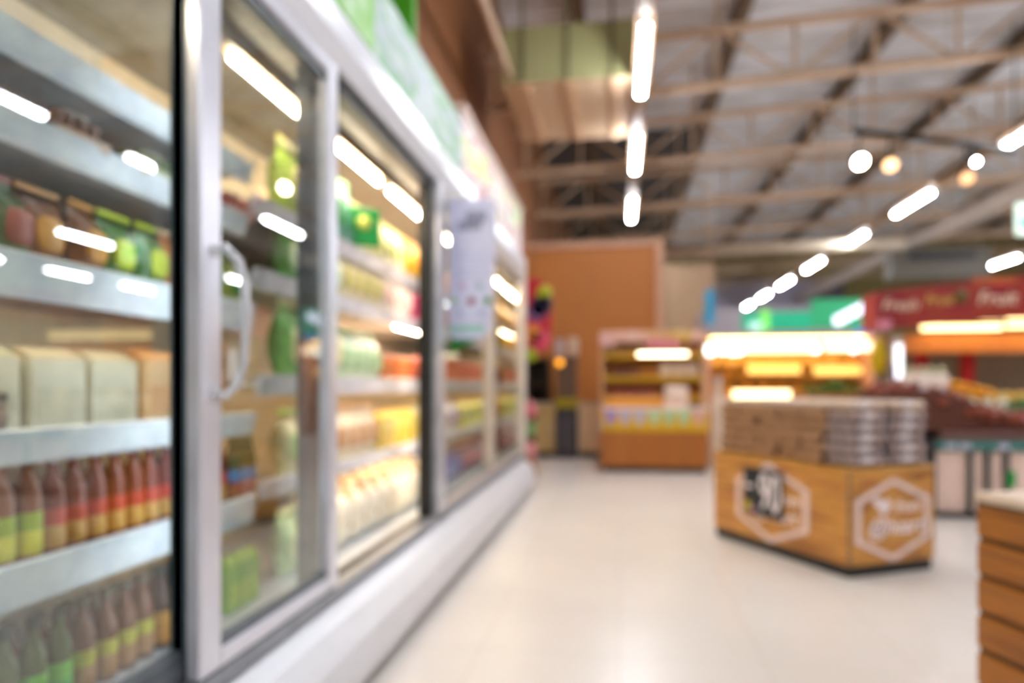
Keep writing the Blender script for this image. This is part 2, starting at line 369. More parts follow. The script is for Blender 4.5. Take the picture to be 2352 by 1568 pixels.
# picture boards on the fascia
bd1 = patches(['b8d2c0', 'b4c2ca', 'c6d0d2', '86b88c', 'b8bccc', 'a4bfae', 'c8d0d2'], 2.4, .55, (1, .5, 2.2), 'NOISE', 'board_print')
bd2 = patches(['eeeae6', 'd9e4e0', 'f0ece6', 'c98a92', 'f2ede8', 'cfd84a', 'eae6e2', '9cc7a2'], 2.2, .55, (1, .7, 2), 'NOISE', 'board_print')
for pf, q0, q1 in ((pa, .6, 2.43), (pb, 2.432, 4.75)):
    pf(MB().box(XF-.05, XF+.0, q0, q1, 2.615, 3.0), 'sign_board', bd1)
    pf(MB().box(XF-.05, XF+.012, q0, q1, 2.6, 2.615), 'board_edging', mat('3f8f4a', .4))
pb(MB().box(XF-.06, XF+.0, 4.75, 7.75, 2.6, 3.09), 'sign_board', bd2)
pb(MB().box(XF-.07, XF+.015, 4.75, 7.75, 3.09, 3.13), 'board_edging', mat('d9b8a8', .4))
pa(MB().box(XF+.001, XF+.012, 1.2, 2.3, 2.62, 3.0), 'picture_panel', patches(['9c2f4c', '6fb04a', '8a3a4a', 'bcd07a'], 4, .35, (1, 1, 1), 'NOISE', 'picture'))
pb(MB().box(XF+.001, XF+.013, 2.5, 2.95, 2.62, 3.0), 'picture_panel', patches(['5cae44', '8cc860', 'cfe6d0'], 3, .35, (1, 1, 1), 'NOISE', 'picture'))
a = Q(945, 75, 4.5)
o = MB().box(-1.95, a.x, 4.4, 4.46, 2.6, 4.4, b=.008).build('panel_sign', mat('3f9a10', .4, var=.04)); tag(o, 'plain bright green panel standing on top of the far case', 'sign')

# sliding doors
def door(y0, y1, x, label, handle_side=None, fr='c9cad4', wl=.065, wr=.045, case=None, strip=False):
    h = 1.955; L = (y1-y0)/2; m = mat(fr, .28, .4, var=.03); z0 = .4
    t = MB().box(-.02, .022, -L, -L+wl, 0, h, b=.006).box(-.02, .022, L-wr, L, 0, h, b=.006).box(-.02, .022, -L+wl, L-wr, h-.055, h, b=.005).box(-.02, .022, -L+wl, L-wr, 0, .05, b=.005).build('sliding_door', m, case)
    t.location = (x+1.5, (y0+y1)/2-case.location.y, z0)
    if label: t['label'] = label
    for g0, g1 in ((.05, .075), (h-.085, h-.055)): MB().box(-.016, .012, -L+wl, L-wr, g0, g1).build('gasket', mat('5a6168', .4), t)
    MB().box(-.004, .004, -L+wl, L-wr, .05, h-.055).build('glass', GLASS if case is ua else GLASS2, t)
    if strip: MB().box(-.02, .026, L-.03, L, 0, h).build('closing_strip', mat('566672', .35), t)
    if handle_side:
        yy = -L+wl*.66; a0, a1 = .735, 1.105
        mb = MB().tube([(.02, yy, a0), (.045, yy+.01, a0-.012), (.07, yy+.03, a0+.02), (.083, yy+.042, a0+.08), (.086, yy+.045, (a0+a1)/2), (.083, yy+.042, a1-.08), (.07, yy+.03, a1-.02), (.045, yy+.01, a1+.012), (.02, yy, a1)], .0105, 10)
        for q in (a0, a1): mb.box(.018, .03, yy-.02, yy+.02, q-.015, q+.015, b=.004)
        hd = mb.build('handle', mat('d4d6dc', .2, .4), t)
    return t
door(1.622, 2.50, XF+.012, 'closed glass door with aluminium frame and looped handle', True, 'd6d7e2', .098, .085, ua)
door(.62, 1.66, XF-.035, 'near glass door with dark closing strip', None, '5a6068', .05, .03, ua, True)
door(4.14, 5.84, XF, 'glass door behind the paper banner', None, 'd8cec8', .05, .05, ub)
door(5.9, 7.66, XF, 'farthest glass door', None, 'd8ccc2', .05, .05, ub)

for yy in (.45, 1.84): pa(MB().box(-1.185, -1.17, yy-.01, yy+.01, .45, 2.2), 'hidden_fill_strip', mat('e4efff', emit=13.0))  # hidden strips added to brighten the price rails and bottles
for yy in (4.24,): pb(MB().box(-1.185, -1.17, yy-.01, yy+.01, .45, 2.2), 'hidden_fill_strip', mat('ffeed8', emit=12.0))  # hidden strip added to brighten the far case goods
pa(MB().box(XF-.06, XF-.035, 1.64, 1.74, .37, 2.37), 'mullion', mat('8f8a84', .4))
# paper banner projecting from the post
xa = Q(1030, 600, 4.3).x; xb = Q(1142, 600, 4.3).x
o = empty('paper_banner', (xa, 4.2, 1.44)); tag(o, 'pale lilac paper banner with printed lines hanging off the case post', 'banner'); W = xb-xa
pm = mat('c9cdec', .5, var=.03)
MB().prism([(0, .02), (.04, 0), (W*.72, 0), (W*.88, .06), (W, .62), (W, .82), (W*.9, .86), (0, .86)], 'y', 0, .006).build('sheet', pm, o)
MB().box(W*.2, W*.7, -.003, 0, .67, .73).box(W*.35, W*.8, -.003, 0, .72, .79).build('heading', mat('8e93b0', .5, var=.3, scale=30), o)
for k in range(5): MB().box(W*.12, W*.88, -.002, 0, .53-.035*k, .54-.035*k).build('printed_line', mat('b1bce2', .5), o)
for x, z, cc, r in ((.3, .33, 'c3a4cf', .022), (.65, .33, '97b9cc', .022), (.12, .24, '9cc79a', .02), (.48, .235, '9a5a6e', .025), (.82, .235, '3f8a50', .024), (.25, .16, 'a6b6da', .02), (.7, .16, 'a0b4d8', .02)):
    MB().lathe([(r, 0), (r, .003)], 12, 0, Matrix.Translation((W*x, 0, z)) @ Matrix.Rotation(PI/2, 4, 'X')).build('printed_picture', mat(cc, .5), o)
MB().box(0, W*.75, -.003, 0, .04, .09).build('foot_band', mat('93c0bd', .5), o)
MB().tube([(0, .003, .86), (-.03, .003, .9)], .008, 6).build('hook', ALU, o)
o = MB().prism([(0, -.1), (.2, 0), (0, .02), (0, -.1)][:3], 'y', 0, .01).build('green_tag', mat('0f7a26', .5)); o.location = (xa-.005, 4.24, 1.45)
o.data.update(); tag(o, 'small dark green triangular tag just below the paper banner', 'tag')

# ================================================================== GOODS
def bottle_proto(name, body, label_c, label2, cap, h=.255, r=.029, label_mat=None):
    k = h/.255
    o = MB().lathe([(r*.85, 0), (r, .006), (r, .15*k), (r*.9, .17*k), (r*.45, .205*k), (r*.4, .235*k)], 14).build(name, mat(body, .2, var=.05, coat=.4))
    MB().lathe([(r*.5, .228*k), (r*.52, .23*k), (r*.52, h-.004), (r*.46, h)], 12).build('cap', mat(cap, .4), o)
    lb = MB().lathe([(r*1.015, .02*k), (r*1.02, .022*k), (r*1.02, .075*k)], 14).build('label', mat(label_c, .45), o)
    MB().lathe([(r*1.016, .075*k), (r*1.022, .077*k), (r*1.022, .115*k), (r*1.01, .117*k)], 14).build('label', mat(label2, .45), o)
    return o
def pouch_proto(name, col, col2, W=.16, H=.2, D=.07, lab='label', inner=None):
    mb = MB(); n, m = 9, 8; vs = []; fs = []
    for side in (1, -1):
        for j in range(m+1):
            v = j/m
            for i in range(n+1):
                u = i/n-.5; th = (max(0, 1-(2*u)**4)*max(0, math.sin(PI*min(1, v*1.12+.02)))**.6)
                vs.append((side*D/2*th*(1+.12*math.sin(7*u+5*v)), u*W*(1-.06*math.sin(PI*v)), v*H))
    for sd in (0, 1):
        o0 = sd*(n+1)*(m+1)
        for j in range(m):
            for i in range(n):
                a = o0+j*(n+1)+i; q = (a, a+1, a+n+2, a+n+1); fs.append(q if sd == 0 else q[::-1])
    o = mb.add(vs, fs, 0, True).build(name, inner or mat(col, .3, var=.25, scale=25, coat=.3))
    MB().blob(D*.44, 0, H*.45, .012, W*.3, H*.22, 0, 10, 6, .6).build(lab, mat(col2, .4), o)
    MB().box(-.003, .003, -W*.46, W*.46, H*.96, H*1.03).build('seal', mat(col2, .4), o)
    return o
def tray_proto(name, trayc, goods, lump=.022, W=.17, Dp=.13, n=12, H=.03, layers=2):
    o = MB().prism([(-Dp*.42, 0), (Dp*.42, 0), (Dp*.5, H), (-Dp*.5, H)], 'y', -W/2, W/2).build(name, mat(trayc, .5))
    mb = MB()
    nx = max(1, int(Dp*.9/(2*lump))); ny = max(1, int(W*.95/(2*lump)))
    for k in range(layers):
        for i in range(nx):
            for j in range(ny):
                mb.blob(-Dp*.42+(i+.5)*Dp*.84/nx+random.uniform(-.004, .004), -W*.46+(j+.5)*W*.92/ny+random.uniform(-.004, .004), H+lump*.4+k*lump*1.35, lump, lump, lump*.9, 0, 8, 5, 1, .05)
    mb.build('contents', mat(goods, .3, var=.3, scale=20, coat=.3), o)
    MB().box(-Dp*.3, Dp*.3, -W*.25, W*.25, H+lump*(.9+1.35*layers-.9), H+lump*(1+1.35*layers-.9)).build('label', mat('f2eee8', .4), o)
    return o
def carton_proto(name, col, col2, W=.14, Dp=.1, H=.2):
    o = MB().box(-Dp/2, Dp/2, -W/2, W/2, 0, H, b=.004).build(name, mat(col, .5, var=.08))
    MB().box(Dp/2, Dp/2+.002, -W*.4, W*.4, H*.15, H*.6).build('label', mat(col2, .5), o)
    MB().prism([(-Dp/2, H), (Dp/2, H), (.004, H+.03), (-.004, H+.03)], 'y', -W/2+.004, W/2-.004).build('lid', mat(col2, .5), o)
    return o
def mushroom_proto(name, col, capc):
    o = MB().blob(0, 0, .09, .075, .095, .09, 0, 12, 8, .75, .06).build(name, mat(col, .35, var=.08, scale=14, coat=.3))
    mb = MB()
    for k in range(5):
        a = random.uniform(-1.2, 1.2); z = random.uniform(.05, .17); mb.blob(.06*math.cos(a)*.9, .09*math.sin(a), z, .024, .026, .018, 0, 8, 5)
    mb.build('mushroom_caps', mat(capc, .45, var=.15), o)
    MB().blob(0, 0, .185, .03, .05, .02, 0, 8, 5, 1, .1).build('bag_knot', mat('e8dfc8', .4), o)
    return o
ORD = ['first', 'second', 'third', 'fourth', 'fifth', 'sixth', 'seventh', 'eighth', 'ninth', 'tenth', 'eleventh', 'twelfth', 'thirteenth']
LAB = []
def nth_label(label, i, n):
    if n == 1: return label
    if n == 2: s = ('left', 'right')[i]+' one'
    elif i == 0: s = 'leftmost'
    elif i == n-1: s = 'rightmost'
    else: s = ORD[i]+' from left'
    return label+', '+s
def row(pr, n, X, y0, pitch, z, label0, cat, group, jit=.004, rz=0, scale=None, hold=None):
    """n goods side by side; the prototype becomes the first"""
    for i in range(n):
        label = nth_label(label0, i, n)
        loc = (X+random.uniform(-jit, jit), y0+i*pitch, z); r = rz+random.uniform(-.08, .08)
        if i == 0 and not pr.get('label'):
            pr.location = loc; pr.rotation_euler.z = r; tag(pr, label, cat, group)
            if scale: pr.scale = scale
        else:
            q = dup(pr, loc, r, label, group, scale); q['category'] = cat
XS = XB+.63-.045
# near case: red sauce bottles on the lit shelf
z = .732
p = bottle_proto('juice_bottle', 'a4603c', 'e8dc2a', 'b4c81e', 'dcb40a', .262, .031)
row(p, 2, XS, 1.392, .074, z, 'amber bottle with yellow cap and yellow green label at the row start', 'bottle', 'yellow capped bottles on the middle shelf')
p = bottle_proto('sauce_bottle', '8f3a2c', 'd9a44c', 'd8452c', 'cfd4dc', .255, .03)
row(p, 11, XS, 1.54, .073, z, 'red sauce bottle with silver cap and orange label in front row', 'bottle', 'red sauce bottles in the front row')
p = bottle_proto('sauce_bottle', '7c3226', 'a8c01c', 'd8542c', 'c4c8d0', .255, .03)
row(p, 13, XS-.08, 1.40, .078, z, 'red sauce bottle with green label half hidden in the second row', 'bottle', 'red sauce bottles in the second row')
p = bottle_proto('sauce_bottle', '6d6a2c', 'b0543c', '3f8fd0', 'd0b428', .25, .027)
row(p, 3, XS+.01, 2.345, .06, z, 'olive bottle with yellow cap and blue label at shelf end', 'bottle', 'blue labelled bottles at the shelf end')
# bottom deck
z = .347
p = bottle_proto('drink_bottle', '5a6a34', '3fae3c', '7ad23c', '3f4a40', .25, .03)
row(p, 3, XS, 1.40, .08, z, 'bottle with bright green label on the bottom deck at lower left', 'bottle', 'green labelled bottles on the bottom deck')
p = bottle_proto('drink_bottle', '7a4a34', 'a8763c', 'c8c03c', '6d6a60', .25, .03)
row(p, 4, XS, 1.64, .08, z, 'brown bottle with dull yellow label on the bottom deck', 'bottle', 'brown bottles on the bottom deck')
p = bottle_proto('drink_bottle', '6a5040', 'c88a34', 'd8a050', '57544c', .25, .03)
row(p, 4, XS, 1.96, .08, z, 'dark bottle with amber label on the bottom deck beside the mullion', 'bottle', 'amber labelled bottles on the bottom deck')
p = carton_proto('juice_carton', '8cc83c', 'b8d83c', .06, .06, .17)
row(p, 3, XS+.02, 2.30, .07, z, 'lime green carton behind the bottom of the handled door', 'carton', 'green cartons on the bottom deck')
p = bottle_proto('drink_bottle', '7a5040', 'a06a4c', '8a6a4c', '6d6a60', .22, .03)
row(p, 11, XS-.09, 1.42, .09, z, 'dull brown bottle in the back row of the bottom deck', 'bottle', 'back row bottles on the bottom deck')
# middle of near case: pale boxes
z = 1.032
p = carton_proto('tofu_box', 'd8d6c4', 'cfcdb8', .19, .12, .19); row(p, 3, XS-.12, 1.42, .21, z, 'pale cream box standing on the middle shelf at left', 'box', 'cream boxes on the middle shelf')
p = carton_proto('noodle_box', 'e0bd92', 'd8a878', .2, .12, .2); row(p, 2, XS-.1, 2.06, .22, z, 'peach coloured box beside the dark closing strip', 'box', 'peach boxes on the middle shelf')
p = pouch_proto('snack_pouch', '5a4438', '8a6a5c', .14, .1, .06); row(p, 1, XS-.02, 1.36, .2, z, 'small dark brown pouch in front of cream boxes at far left', 'pouch', None)
# upper shelf goods near case
z = 1.432
for i, (cc, c2, nm, y, n) in enumerate((('5c6f48', 'a8584c', 'dark green bag with red label', 1.28, 2), ('8f5b3e', 'e0a050', 'brown bag with amber label', 1.52, 2), ('4c7a3c', 'c8d83c', 'mid green bag with lime label', 1.78, 2), ('c87a3c', 'e8c8a0', 'orange bag with cream label', 2.04, 1), ('a3a84a', '3c8a3c', 'olive yellow bag with green label', 2.22, 2))):
    p = pouch_proto('snack_pouch', cc, c2, .15, .2, .08); row(p, n, XS-.02, y, .15, z, nm+' on the upper shelf of the near case', 'pouch', nm+'s on the upper near shelf', rz=.1)
for i, (cc, c2, nm, y) in enumerate((('c9584c', 'e8a8a0', 'pinkish red tray pack', 2.36), ('6a7a52', 'c8c8a0', 'dull green tray pack', 1.9), ('8a6a60', 'd8b8a0', 'mauve brown tray pack', 1.6))):
    p = tray_proto('tray_pack', c2, cc, .02); row(p, 1, XS-.02, y, .18, 1.762, nm+' on the second shelf of the near case', 'tray pack', None)

# far case; position wording by what is seen
Y3 = 2.72
def fill(z, spec, Xo=0.0):
    y = Y3
    for (kind, cc, c2, n, pitch, lab, cat) in spec:
        if kind == 'gap': y += n; continue
        if kind == 'pouch': p = pouch_proto('vegetable_bag', cc, c2, pitch*.95, .2, .09)
        elif kind == 'tall': p = pouch_proto('vegetable_bag', cc, c2, pitch*.95, .25, .1)
        elif kind == 'tray': p = tray_proto('vegetable_tray', c2, cc, .024, pitch*.94, .17, layers=5)
        elif kind == 'big': p = tray_proto('fruit_tray', c2, cc, .034, pitch*.94, .18, layers=3)
        elif kind == 'mush': p = mushroom_proto('mushroom_bag', cc, c2)
        elif kind == 'box': p = carton_proto('tofu_pack', cc, c2, pitch*.94, .14, .2)
        n = min(n, int((UB1-.1-y)/pitch))
        if n < 1: break
        row(p, n, XS-.02+Xo, y+pitch/2, pitch, z, lab, cat, lab+'s' if n > 1 else None, scale=(1.15, 1.05, 1.45) if kind == 'mush' else (1.25, 1.0, 1.35) if kind in ('pouch', 'tall') else None)
        y += n*pitch
fill(1.862, [
    ('tall', '9cb84a', 'e0d88c', 3, .16, 'olive green salad bag on the top shelf behind the handled door', 'vegetable bag'),
    ('tall', '6ea89a', '12903a', 2, .15, 'teal green leafy bag beside the green top shelf sign', 'vegetable bag'),
    ('pouch', 'dfe0a8', 'c8d06a', 3, .15, 'pale yellow green sprout bag on the top shelf', 'vegetable bag'),
    ('pouch', 'e8e2cc', 'a8b850', 3, .15, 'creamy white cauliflower bag on the top shelf', 'vegetable bag'),
    ('pouch', 'f0c020', 'f0a810', 3, .15, 'bright yellow bag on the top shelf by the black post', 'vegetable bag'),
    ('tray', 'e0b088', 'e8d8c8', 5, .2, 'peach tray beyond the yellow bags on the top shelf', 'vegetable tray'),
    ('pouch', 'd8b060', 'c89040', 8, .2, 'amber bag on the top shelf behind the far doors', 'vegetable bag')])
fill(1.582, [
    ('pouch', '5a9a3c', 'd8e8c0', 4, .15, 'leafy green bag on the second shelf behind the handled door', 'vegetable bag'),
    ('pouch', 'f0ddb8', 'd8d070', 4, .15, 'pale yellow wrapped pack on the second shelf', 'vegetable bag'),
    ('pouch', 'f6e4dc', 'f4d0cc', 4, .15, 'white and pink bag on the second shelf', 'vegetable bag'),
    ('tray', 'cf1f6a', 'f0a8c0', 3, .18, 'magenta pink tray on the second shelf by the black post', 'vegetable tray'),
    ('tray', 'e0a48c', 'f0d8c8', 4, .2, 'salmon tray on the second shelf behind the banner', 'vegetable tray'),
    ('pouch', 'f0c850', 'e8b030', 10, .2, 'golden bag on the second shelf behind the far doors', 'vegetable bag')])
fill(1.172, [
    ('tall', '88c06a', 'f0e8b0', 4, .15, 'light green lettuce bag on the eye level shelf behind the handled door', 'vegetable bag'),
    ('pouch', 'd8e8c8', 'b8d8a0', 4, .15, 'whitish green cabbage bag on the eye level shelf', 'vegetable bag'),
    ('big', 'e8822a', 'f0e0d0', 3, .18, 'tray of orange persimmons on the eye level shelf', 'fruit tray'),
    ('big', 'd8602a', '5a3c28', 2, .18, 'tray of dark orange tomatoes on the eye level shelf', 'fruit tray'),
    ('tray', 'e86a6a', 'e8c8d8', 3, .17, 'pink red tomato tray by the black post', 'vegetable tray'),
    ('tray', 'f07a50', 'f8d8c0', 10, .18, 'orange red tray on the eye level shelf behind the banner', 'vegetable tray'),
    ('tray', 'd88a60', 'e8c8a8', 3, .18, 'tan tray at the far end of the eye level shelf', 'vegetable tray')])
fill(.772, [
    ('pouch', 'd8cf9a', 'b8d870', 3, .17, 'cream and lime pack below the green lettuce bags', 'vegetable bag'),
    ('pouch', 'f0dfc4', 'd8a070', 4, .16, 'cream pack with tan label on the knee level shelf', 'vegetable bag'),
    ('box', 'f6dc70', 'e8c040', 4, .17, 'pale yellow tofu pack on the knee level shelf', 'tofu pack'),
    ('pouch', 'f4e0b0', 'd8b060', 5, .17, 'light golden pack on the knee level shelf by the black post', 'vegetable bag'),
    ('pouch', 'e8e0e8', 'c8a8b8', 3, .18, 'white and mauve bag on the knee level shelf past the post', 'vegetable bag'),
    ('box', 'd8cc58', 'e8e080', 8, .18, 'yellow green pack on the knee level shelf behind the far doors', 'tofu pack'),
    ('pouch', 'e8b050', 'f0d080', 4, .18, 'amber pack at the far end of the knee level shelf', 'vegetable bag')])
fill(.347, [
    ('pouch', 'b8d89a', 'e8f0b8', 3, .17, 'pale green bag at the bottom of the case behind the handled door', 'vegetable bag'),
    ('mush', 'fff2dc', 'd0a878', 9, .2, 'clear bag of pale mushrooms heaped at the bottom of the open case', 'mushroom bag'),
    ('pouch', '5a58a0', 'a8a8d8', 5, .2, 'violet blue bag at the bottom behind the banner doors', 'vegetable bag'),
    ('pouch', '6a4a5c', 'c88a9a', 6, .2, 'dark plum bag at the bottom of the far case end', 'vegetable bag')])
# second heap of mushrooms behind/on top
p = mushroom_proto('mushroom_bag', 'fdeccc', 'd8b07a')
row(p, 8, XS-.17, 3.35, .21, .35, 'tan mushroom bag in the back row of the bottom heap', 'mushroom bag', 'mushroom bags in the back row', scale=(1.15, 1.1, 1.95))
p = pouch_proto('vegetable_bag', '44509a', 'e0e0f0', .2, .3, .12)
row(p, 5, XS-.16, 5.2, .22, .35, 'tall indigo bag standing behind the violet bags', 'vegetable bag', 'tall indigo bags at the bottom')
o = MB().box(-.006, .006, -.11, .11, 0, .2, b=.004).build('shelf_sign', mat('0c8a3c', .4)); o.location = (XS+.05, 3.5, 1.89); o.rotation_euler.z = -.9
MB().lathe([(.04, 0), (.04, .004)], 12, 0, Matrix.Translation((.006, .02, .12)) @ Matrix.Rotation(PI/2, 4, 'Y')).build('emblem', mat('c8d860', .4), o)
tag(o, 'dark green sign card with yellow dot on the top shelf of the open case', 'sign')

# ================================================================== EGG COUNTER
def G(px, py): return Q(px, py, F*CAMZ/(py-HY))
Cw, Rw, Lw = G(1950, 1330), G(2145, 1313), G(1640, 1228)
rz = math.atan2((Lw-Cw).y, (Lw-Cw).x)-PI/2; W, L, H = .69, (Lw-Cw).length, .636
ct = empty('egg_counter', (Cw.x, Cw.y, 0), rz); tag(ct, 'wooden island counter with white hexagon signs carrying the egg packs', 'counter')
wd = wood('7c3f14', 'd09440', 'a4602a', (2.2, 1.1, 12), 1.3, .3)
MB().box(0, W, 0, L, .07, H, b=.004).build('wood_cabinet', wd, ct)
MB().box(.012, W-.012, .012, L-.012, 0, .07).build('plinth', BLACK, ct)
MB().box(-.006, W+.006, -.006, L+.006, H, H+.02, b=.004).build('top_ledge', wood('a8702e', 'd8a04c', 'c08838', (3, 3, 3), 1), ct)
MB().box(-.004, .01, -.004, .01, .07, H).build('corner_edge', mat('8a6a4a', .5), ct)
PW = mat('e4cdc8', .45)
def hexring(hw, hh, wdt):
    out = [(0, hh), (hw, hh*.5), (hw, -hh*.5), (0, -hh), (-hw, -hh*.5), (-hw, hh*.5)]
    k = 1-wdt/hw; inn = [(x*k, y*k) for x, y in out]
    vs = [(x, y, zz) for zz in (0, .006) for x, y in out+inn]
    fs = []
    for i in range(6):
        j = (i+1) % 6; fs += [(12+i, 12+j, 18+j, 18+i), (i, j, 12+j, 12+i), (6+i, 18+i, 18+j, 6+j), (i, 6+i, 6+j, j)]
    return vs, fs
MR = Matrix.Translation((W/2, -.001, .335)) @ Matrix.Rotation(PI/2, 4, 'X')
vs, fs = hexring(.30, .255, .042); MB().add(vs, fs, 0, False, MR).build('hexagon_frame', PW, ct)
ML = Matrix.Translation((-.001, .68, .345)) @ Matrix.Rotation(-PI/2, 4, 'Z') @ Matrix.Rotation(PI/2, 4, 'X')
vs, fs = hexring(.36, .27, .05); MB().add(vs, fs, 0, False, ML).build('hexagon_frame', PW, ct)
lm = mat('f2e6e8', .45)
icon = [(0, -.055), (.05, -.01), (.06, .025), (.04, .05), (.015, .04), (0, .015), (-.02, .05), (-.055, .06), (-.085, .045), (-.065, .02), (-.045, 0)]
MB().prism(icon, 'z', 0, .004, 0, MR @ Matrix.Translation((-.08, .08, .001))).build('emblem', lm, ct)
text('from', .105, lm, ct, MR @ Matrix.Translation((.115, .075, .001)), .3)
text('@heart', .14, lm, ct, MR @ Matrix.Translation((.02, -.045, .001)), .3)
text('from', .12, lm, ct, ML @ Matrix.Translation((.15, .05, .001)), .25)
text('@heart', .14, lm, ct, ML @ Matrix.Translation((.03, -.07, .001)), .25)
sg = empty('price_sign', ct.matrix_basis @ Vector((0, 0, 0)))
Mw = Matrix.Translation((Cw.x, Cw.y, 0)) @ Matrix.Rotation(rz, 4, 'Z')
sg.matrix_world = Mw @ Matrix.Translation((-.014, .74, .41)) @ Matrix.Rotation(-PI/2, 4, 'Z') @ Matrix.Rotation(PI/2, 4, 'X')
tag(sg, 'black price sign reading 90 clipped over the left hexagon of the egg counter', 'sign')
MB().box(-.2, .2, -.165, .165, 0, .008, b=.003).build('board', mat('1a1a1c', .35), sg)
wh = mat('f0e6ea', .4)
text('90', .36, wh, sg, Matrix.Translation((.075, -.005, .009)) @ Matrix.Diagonal((.62, 1, 1, 1)), .0, .001)
MB().box(-.18, -.1, .02, .045, .008, .01).build('small_print', wh, sg)
MB().lathe([(.035, 0), (.035, .003)], 12, 0, Matrix.Translation((-.15, -.11, .008))).build('yellow_dot', mat('c8b820', .4), sg)
MB().lathe([(.022, 0), (.022, .004)], 12, 0, Matrix.Translation((-.1, -.13, .008))).build('pink_dot', mat('c88ab0', .4), sg)
MB().tube([(.06+.07*math.cos(a), .165+.035*math.sin(a), .006) for a in [PI*k/8 for k in range(9)]], .008, 6).build('clip', mat('e8dde0', .3), sg)
# egg packs
def egg_pack(name, shade_tone, film):
    t = MB().prism([(-.118, 0), (.118, 0), (.138, .03), (-.138, .03)], 'y', -.09, .09).build(name, mat(shade_tone, .7, var=.2, scale=40))  # dark base colour paints in the shade between stacked layers
    mb = MB()
    for i in range(5):
        for j in range(4): mb.blob(-.112+i*.056, -.075+j*.05, .036, .023, .022, .026, 0, 8, 6)
    mb.build('eggs', mat('c9a184', .5, var=.12), t)
    lid = MB()
    for i in range(5): lid.box(-.137+i*.056, -.091+i*.056, -.095, .095, .048, .066, b=.006)
    lid.box(-.144, .144, -.1, .1, .028, .036)
    lid.build('lid', mat(film, .15, var=.25, scale=30, coat=.6), t)
    MB().box(-.07, .03, -.1015, -.1, .034, .06).build('side_label', mat('f0e4e4', .5), t)
    MB().box(-.06, .06, -.05, .05, .066, .068).build('paper_label', mat('e6cfc0', .5), t)
    return t
e1 = egg_pack('egg_pack', '5c3c20', 'cfa27a'); e2 = egg_pack('egg_pack', '463c38', 'b9abb2'); e3 = egg_pack('egg_pack', '7c5c40', 'fae0d0')
used = set()
for i in range(2):
    for j in range(6):
        nz = 6
        for k in range(nz):
            pr = e3 if k == nz-1 else (e2 if j == 0 else e1)
            if pr is e3: lab, gr = 'pinkish topped egg pack', 'top egg packs'
            elif pr is e2: lab, gr = 'grey lilac egg pack', 'grey egg packs'
            else: lab, gr = 'tan egg pack', 'tan egg packs'
            jw = ('nearest', 'second', 'third', 'fourth', 'fifth', 'farthest')[j]; kw = ('bottom layer', 'second layer up', 'third layer up', 'third layer down', 'second layer down', 'top layer')[k]
            lab += f', {kw} of the {jw} stack in the {("left", "right")[i]} column row'
            loc = Mw @ Vector((.17+i*.335+random.uniform(-.012, .012), .12+j*.215+random.uniform(-.012, .012), H+.021+k*.067))
            r = rz+random.uniform(-.09, .09)
            if pr.name not in used: used.add(pr.name); pr.location = loc; pr.rotation_euler.z = r; tag(pr, lab, 'egg pack', gr)
            else: dup(pr, loc, r, lab, gr)
# ================================================================== SLATTED WOOD CRATE (right edge)
zc = 2.35; a = Q(2249, 1150, zc)
dv = Vector((-.158*c_-s_, -.158*s_+c_, 0)).normalized()       # along the visible face, away from camera
rz2 = math.atan2(-dv.y, -dv.x)                                 # local +x runs towards the camera
cr = empty('slatted_stand', (a.x, a.y, 0), rz2); tag(cr, 'orange brown slatted wooden stand with pale top cut off by the right edge', 'stand')
wd2 = wood('7c4408', 'ae6a10', '985806', (1.2, 3, 20), 1.2, .35)
ztop = a.z; k = 0; z = ztop-.012
side = 1   # body lies to the right seen from the camera = local +y
while z > .06:
    z0 = max(.02, z-.105)
    MB().box(0, 1.5, 0, .02, z0, z, b=.004).build('slat', wd2, cr)
    MB().box(-.012, .005, .0, .7, z0, z, b=.004).build('end_slat', wd2, cr)
    z -= .125
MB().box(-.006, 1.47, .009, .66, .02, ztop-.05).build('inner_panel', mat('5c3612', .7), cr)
MB().box(-.01, 1.52, -.012, .72, ztop, ztop+.03, b=.004).build('top_board', mat('d8c0a8', .35, var=.05), cr)
MB().box(-.004, 1.51, -.004, .71, ztop-.012, ztop).build('painted_shadow_gap', mat('4a3a2c', .6), cr)  # solid strip, shade under the top board put into its dark colour

# ================================================================== YELLOW SKIRTED FOOD COUNTER
zc = 9.3; a = Q(1382, 1085, zc); b = Q(1624, 1085, zc); Wc = b.x-a.x; Y0 = (a.y+b.y)/2
fc = empty('food_counter', (a.x, Y0, 0)); tag(fc, 'brown wooden food counter with yellow skirt and pastel scallops', 'counter')
zt = ZY(938, zc); zs = ZY(990, zc)
MB().box(0, Wc, 0, .8, .08, zs, b=.005).build('wood_front', wood('a4622a', 'ad6620', 'b4702c', (6, 1, .6), 1, .4), fc)
MB().box(.03, Wc-.03, .03, .8, 0, .08).build('plinth', mat('3c3328', .6), fc)
MB().box(-.01, Wc+.01, -.02, .8, zs, zt-.02).build('skirt', mat('dcae12', .5, var=.05), fc)
MB().box(-.02, Wc+.02, -.03, .82, zt-.02, zt+.01, b=.004).build('worktop', mat('f0d8c8', .4), fc)
cols = ['a48ac8', 'c0b4cc', 'c0b8c8', 'b4cfa4', 'b0cfa0', 'b4d0a4', 'dca89c']
for i, cc in enumerate(cols):
    x0 = .02+i*(Wc-.04)/7; x1 = x0+(Wc-.04)/7
    MB().prism([(x0, zt-.02), (x1, zt-.02), (x1-.03, zt-.09), ((x0+x1)/2+.04, zt-.21), ((x0+x1)/2-.04, zt-.21), (x0+.03, zt-.09)], 'y', -.03, -.021).build('scallop', mat(cc, .5), fc)
for k in range(3): MB().box(-.03+.0*k, .0, -.04, -.02, zs+.02+k*.06, zs+.06+k*.06).build('price_tag', mat('b8a8d0', .5), fc)
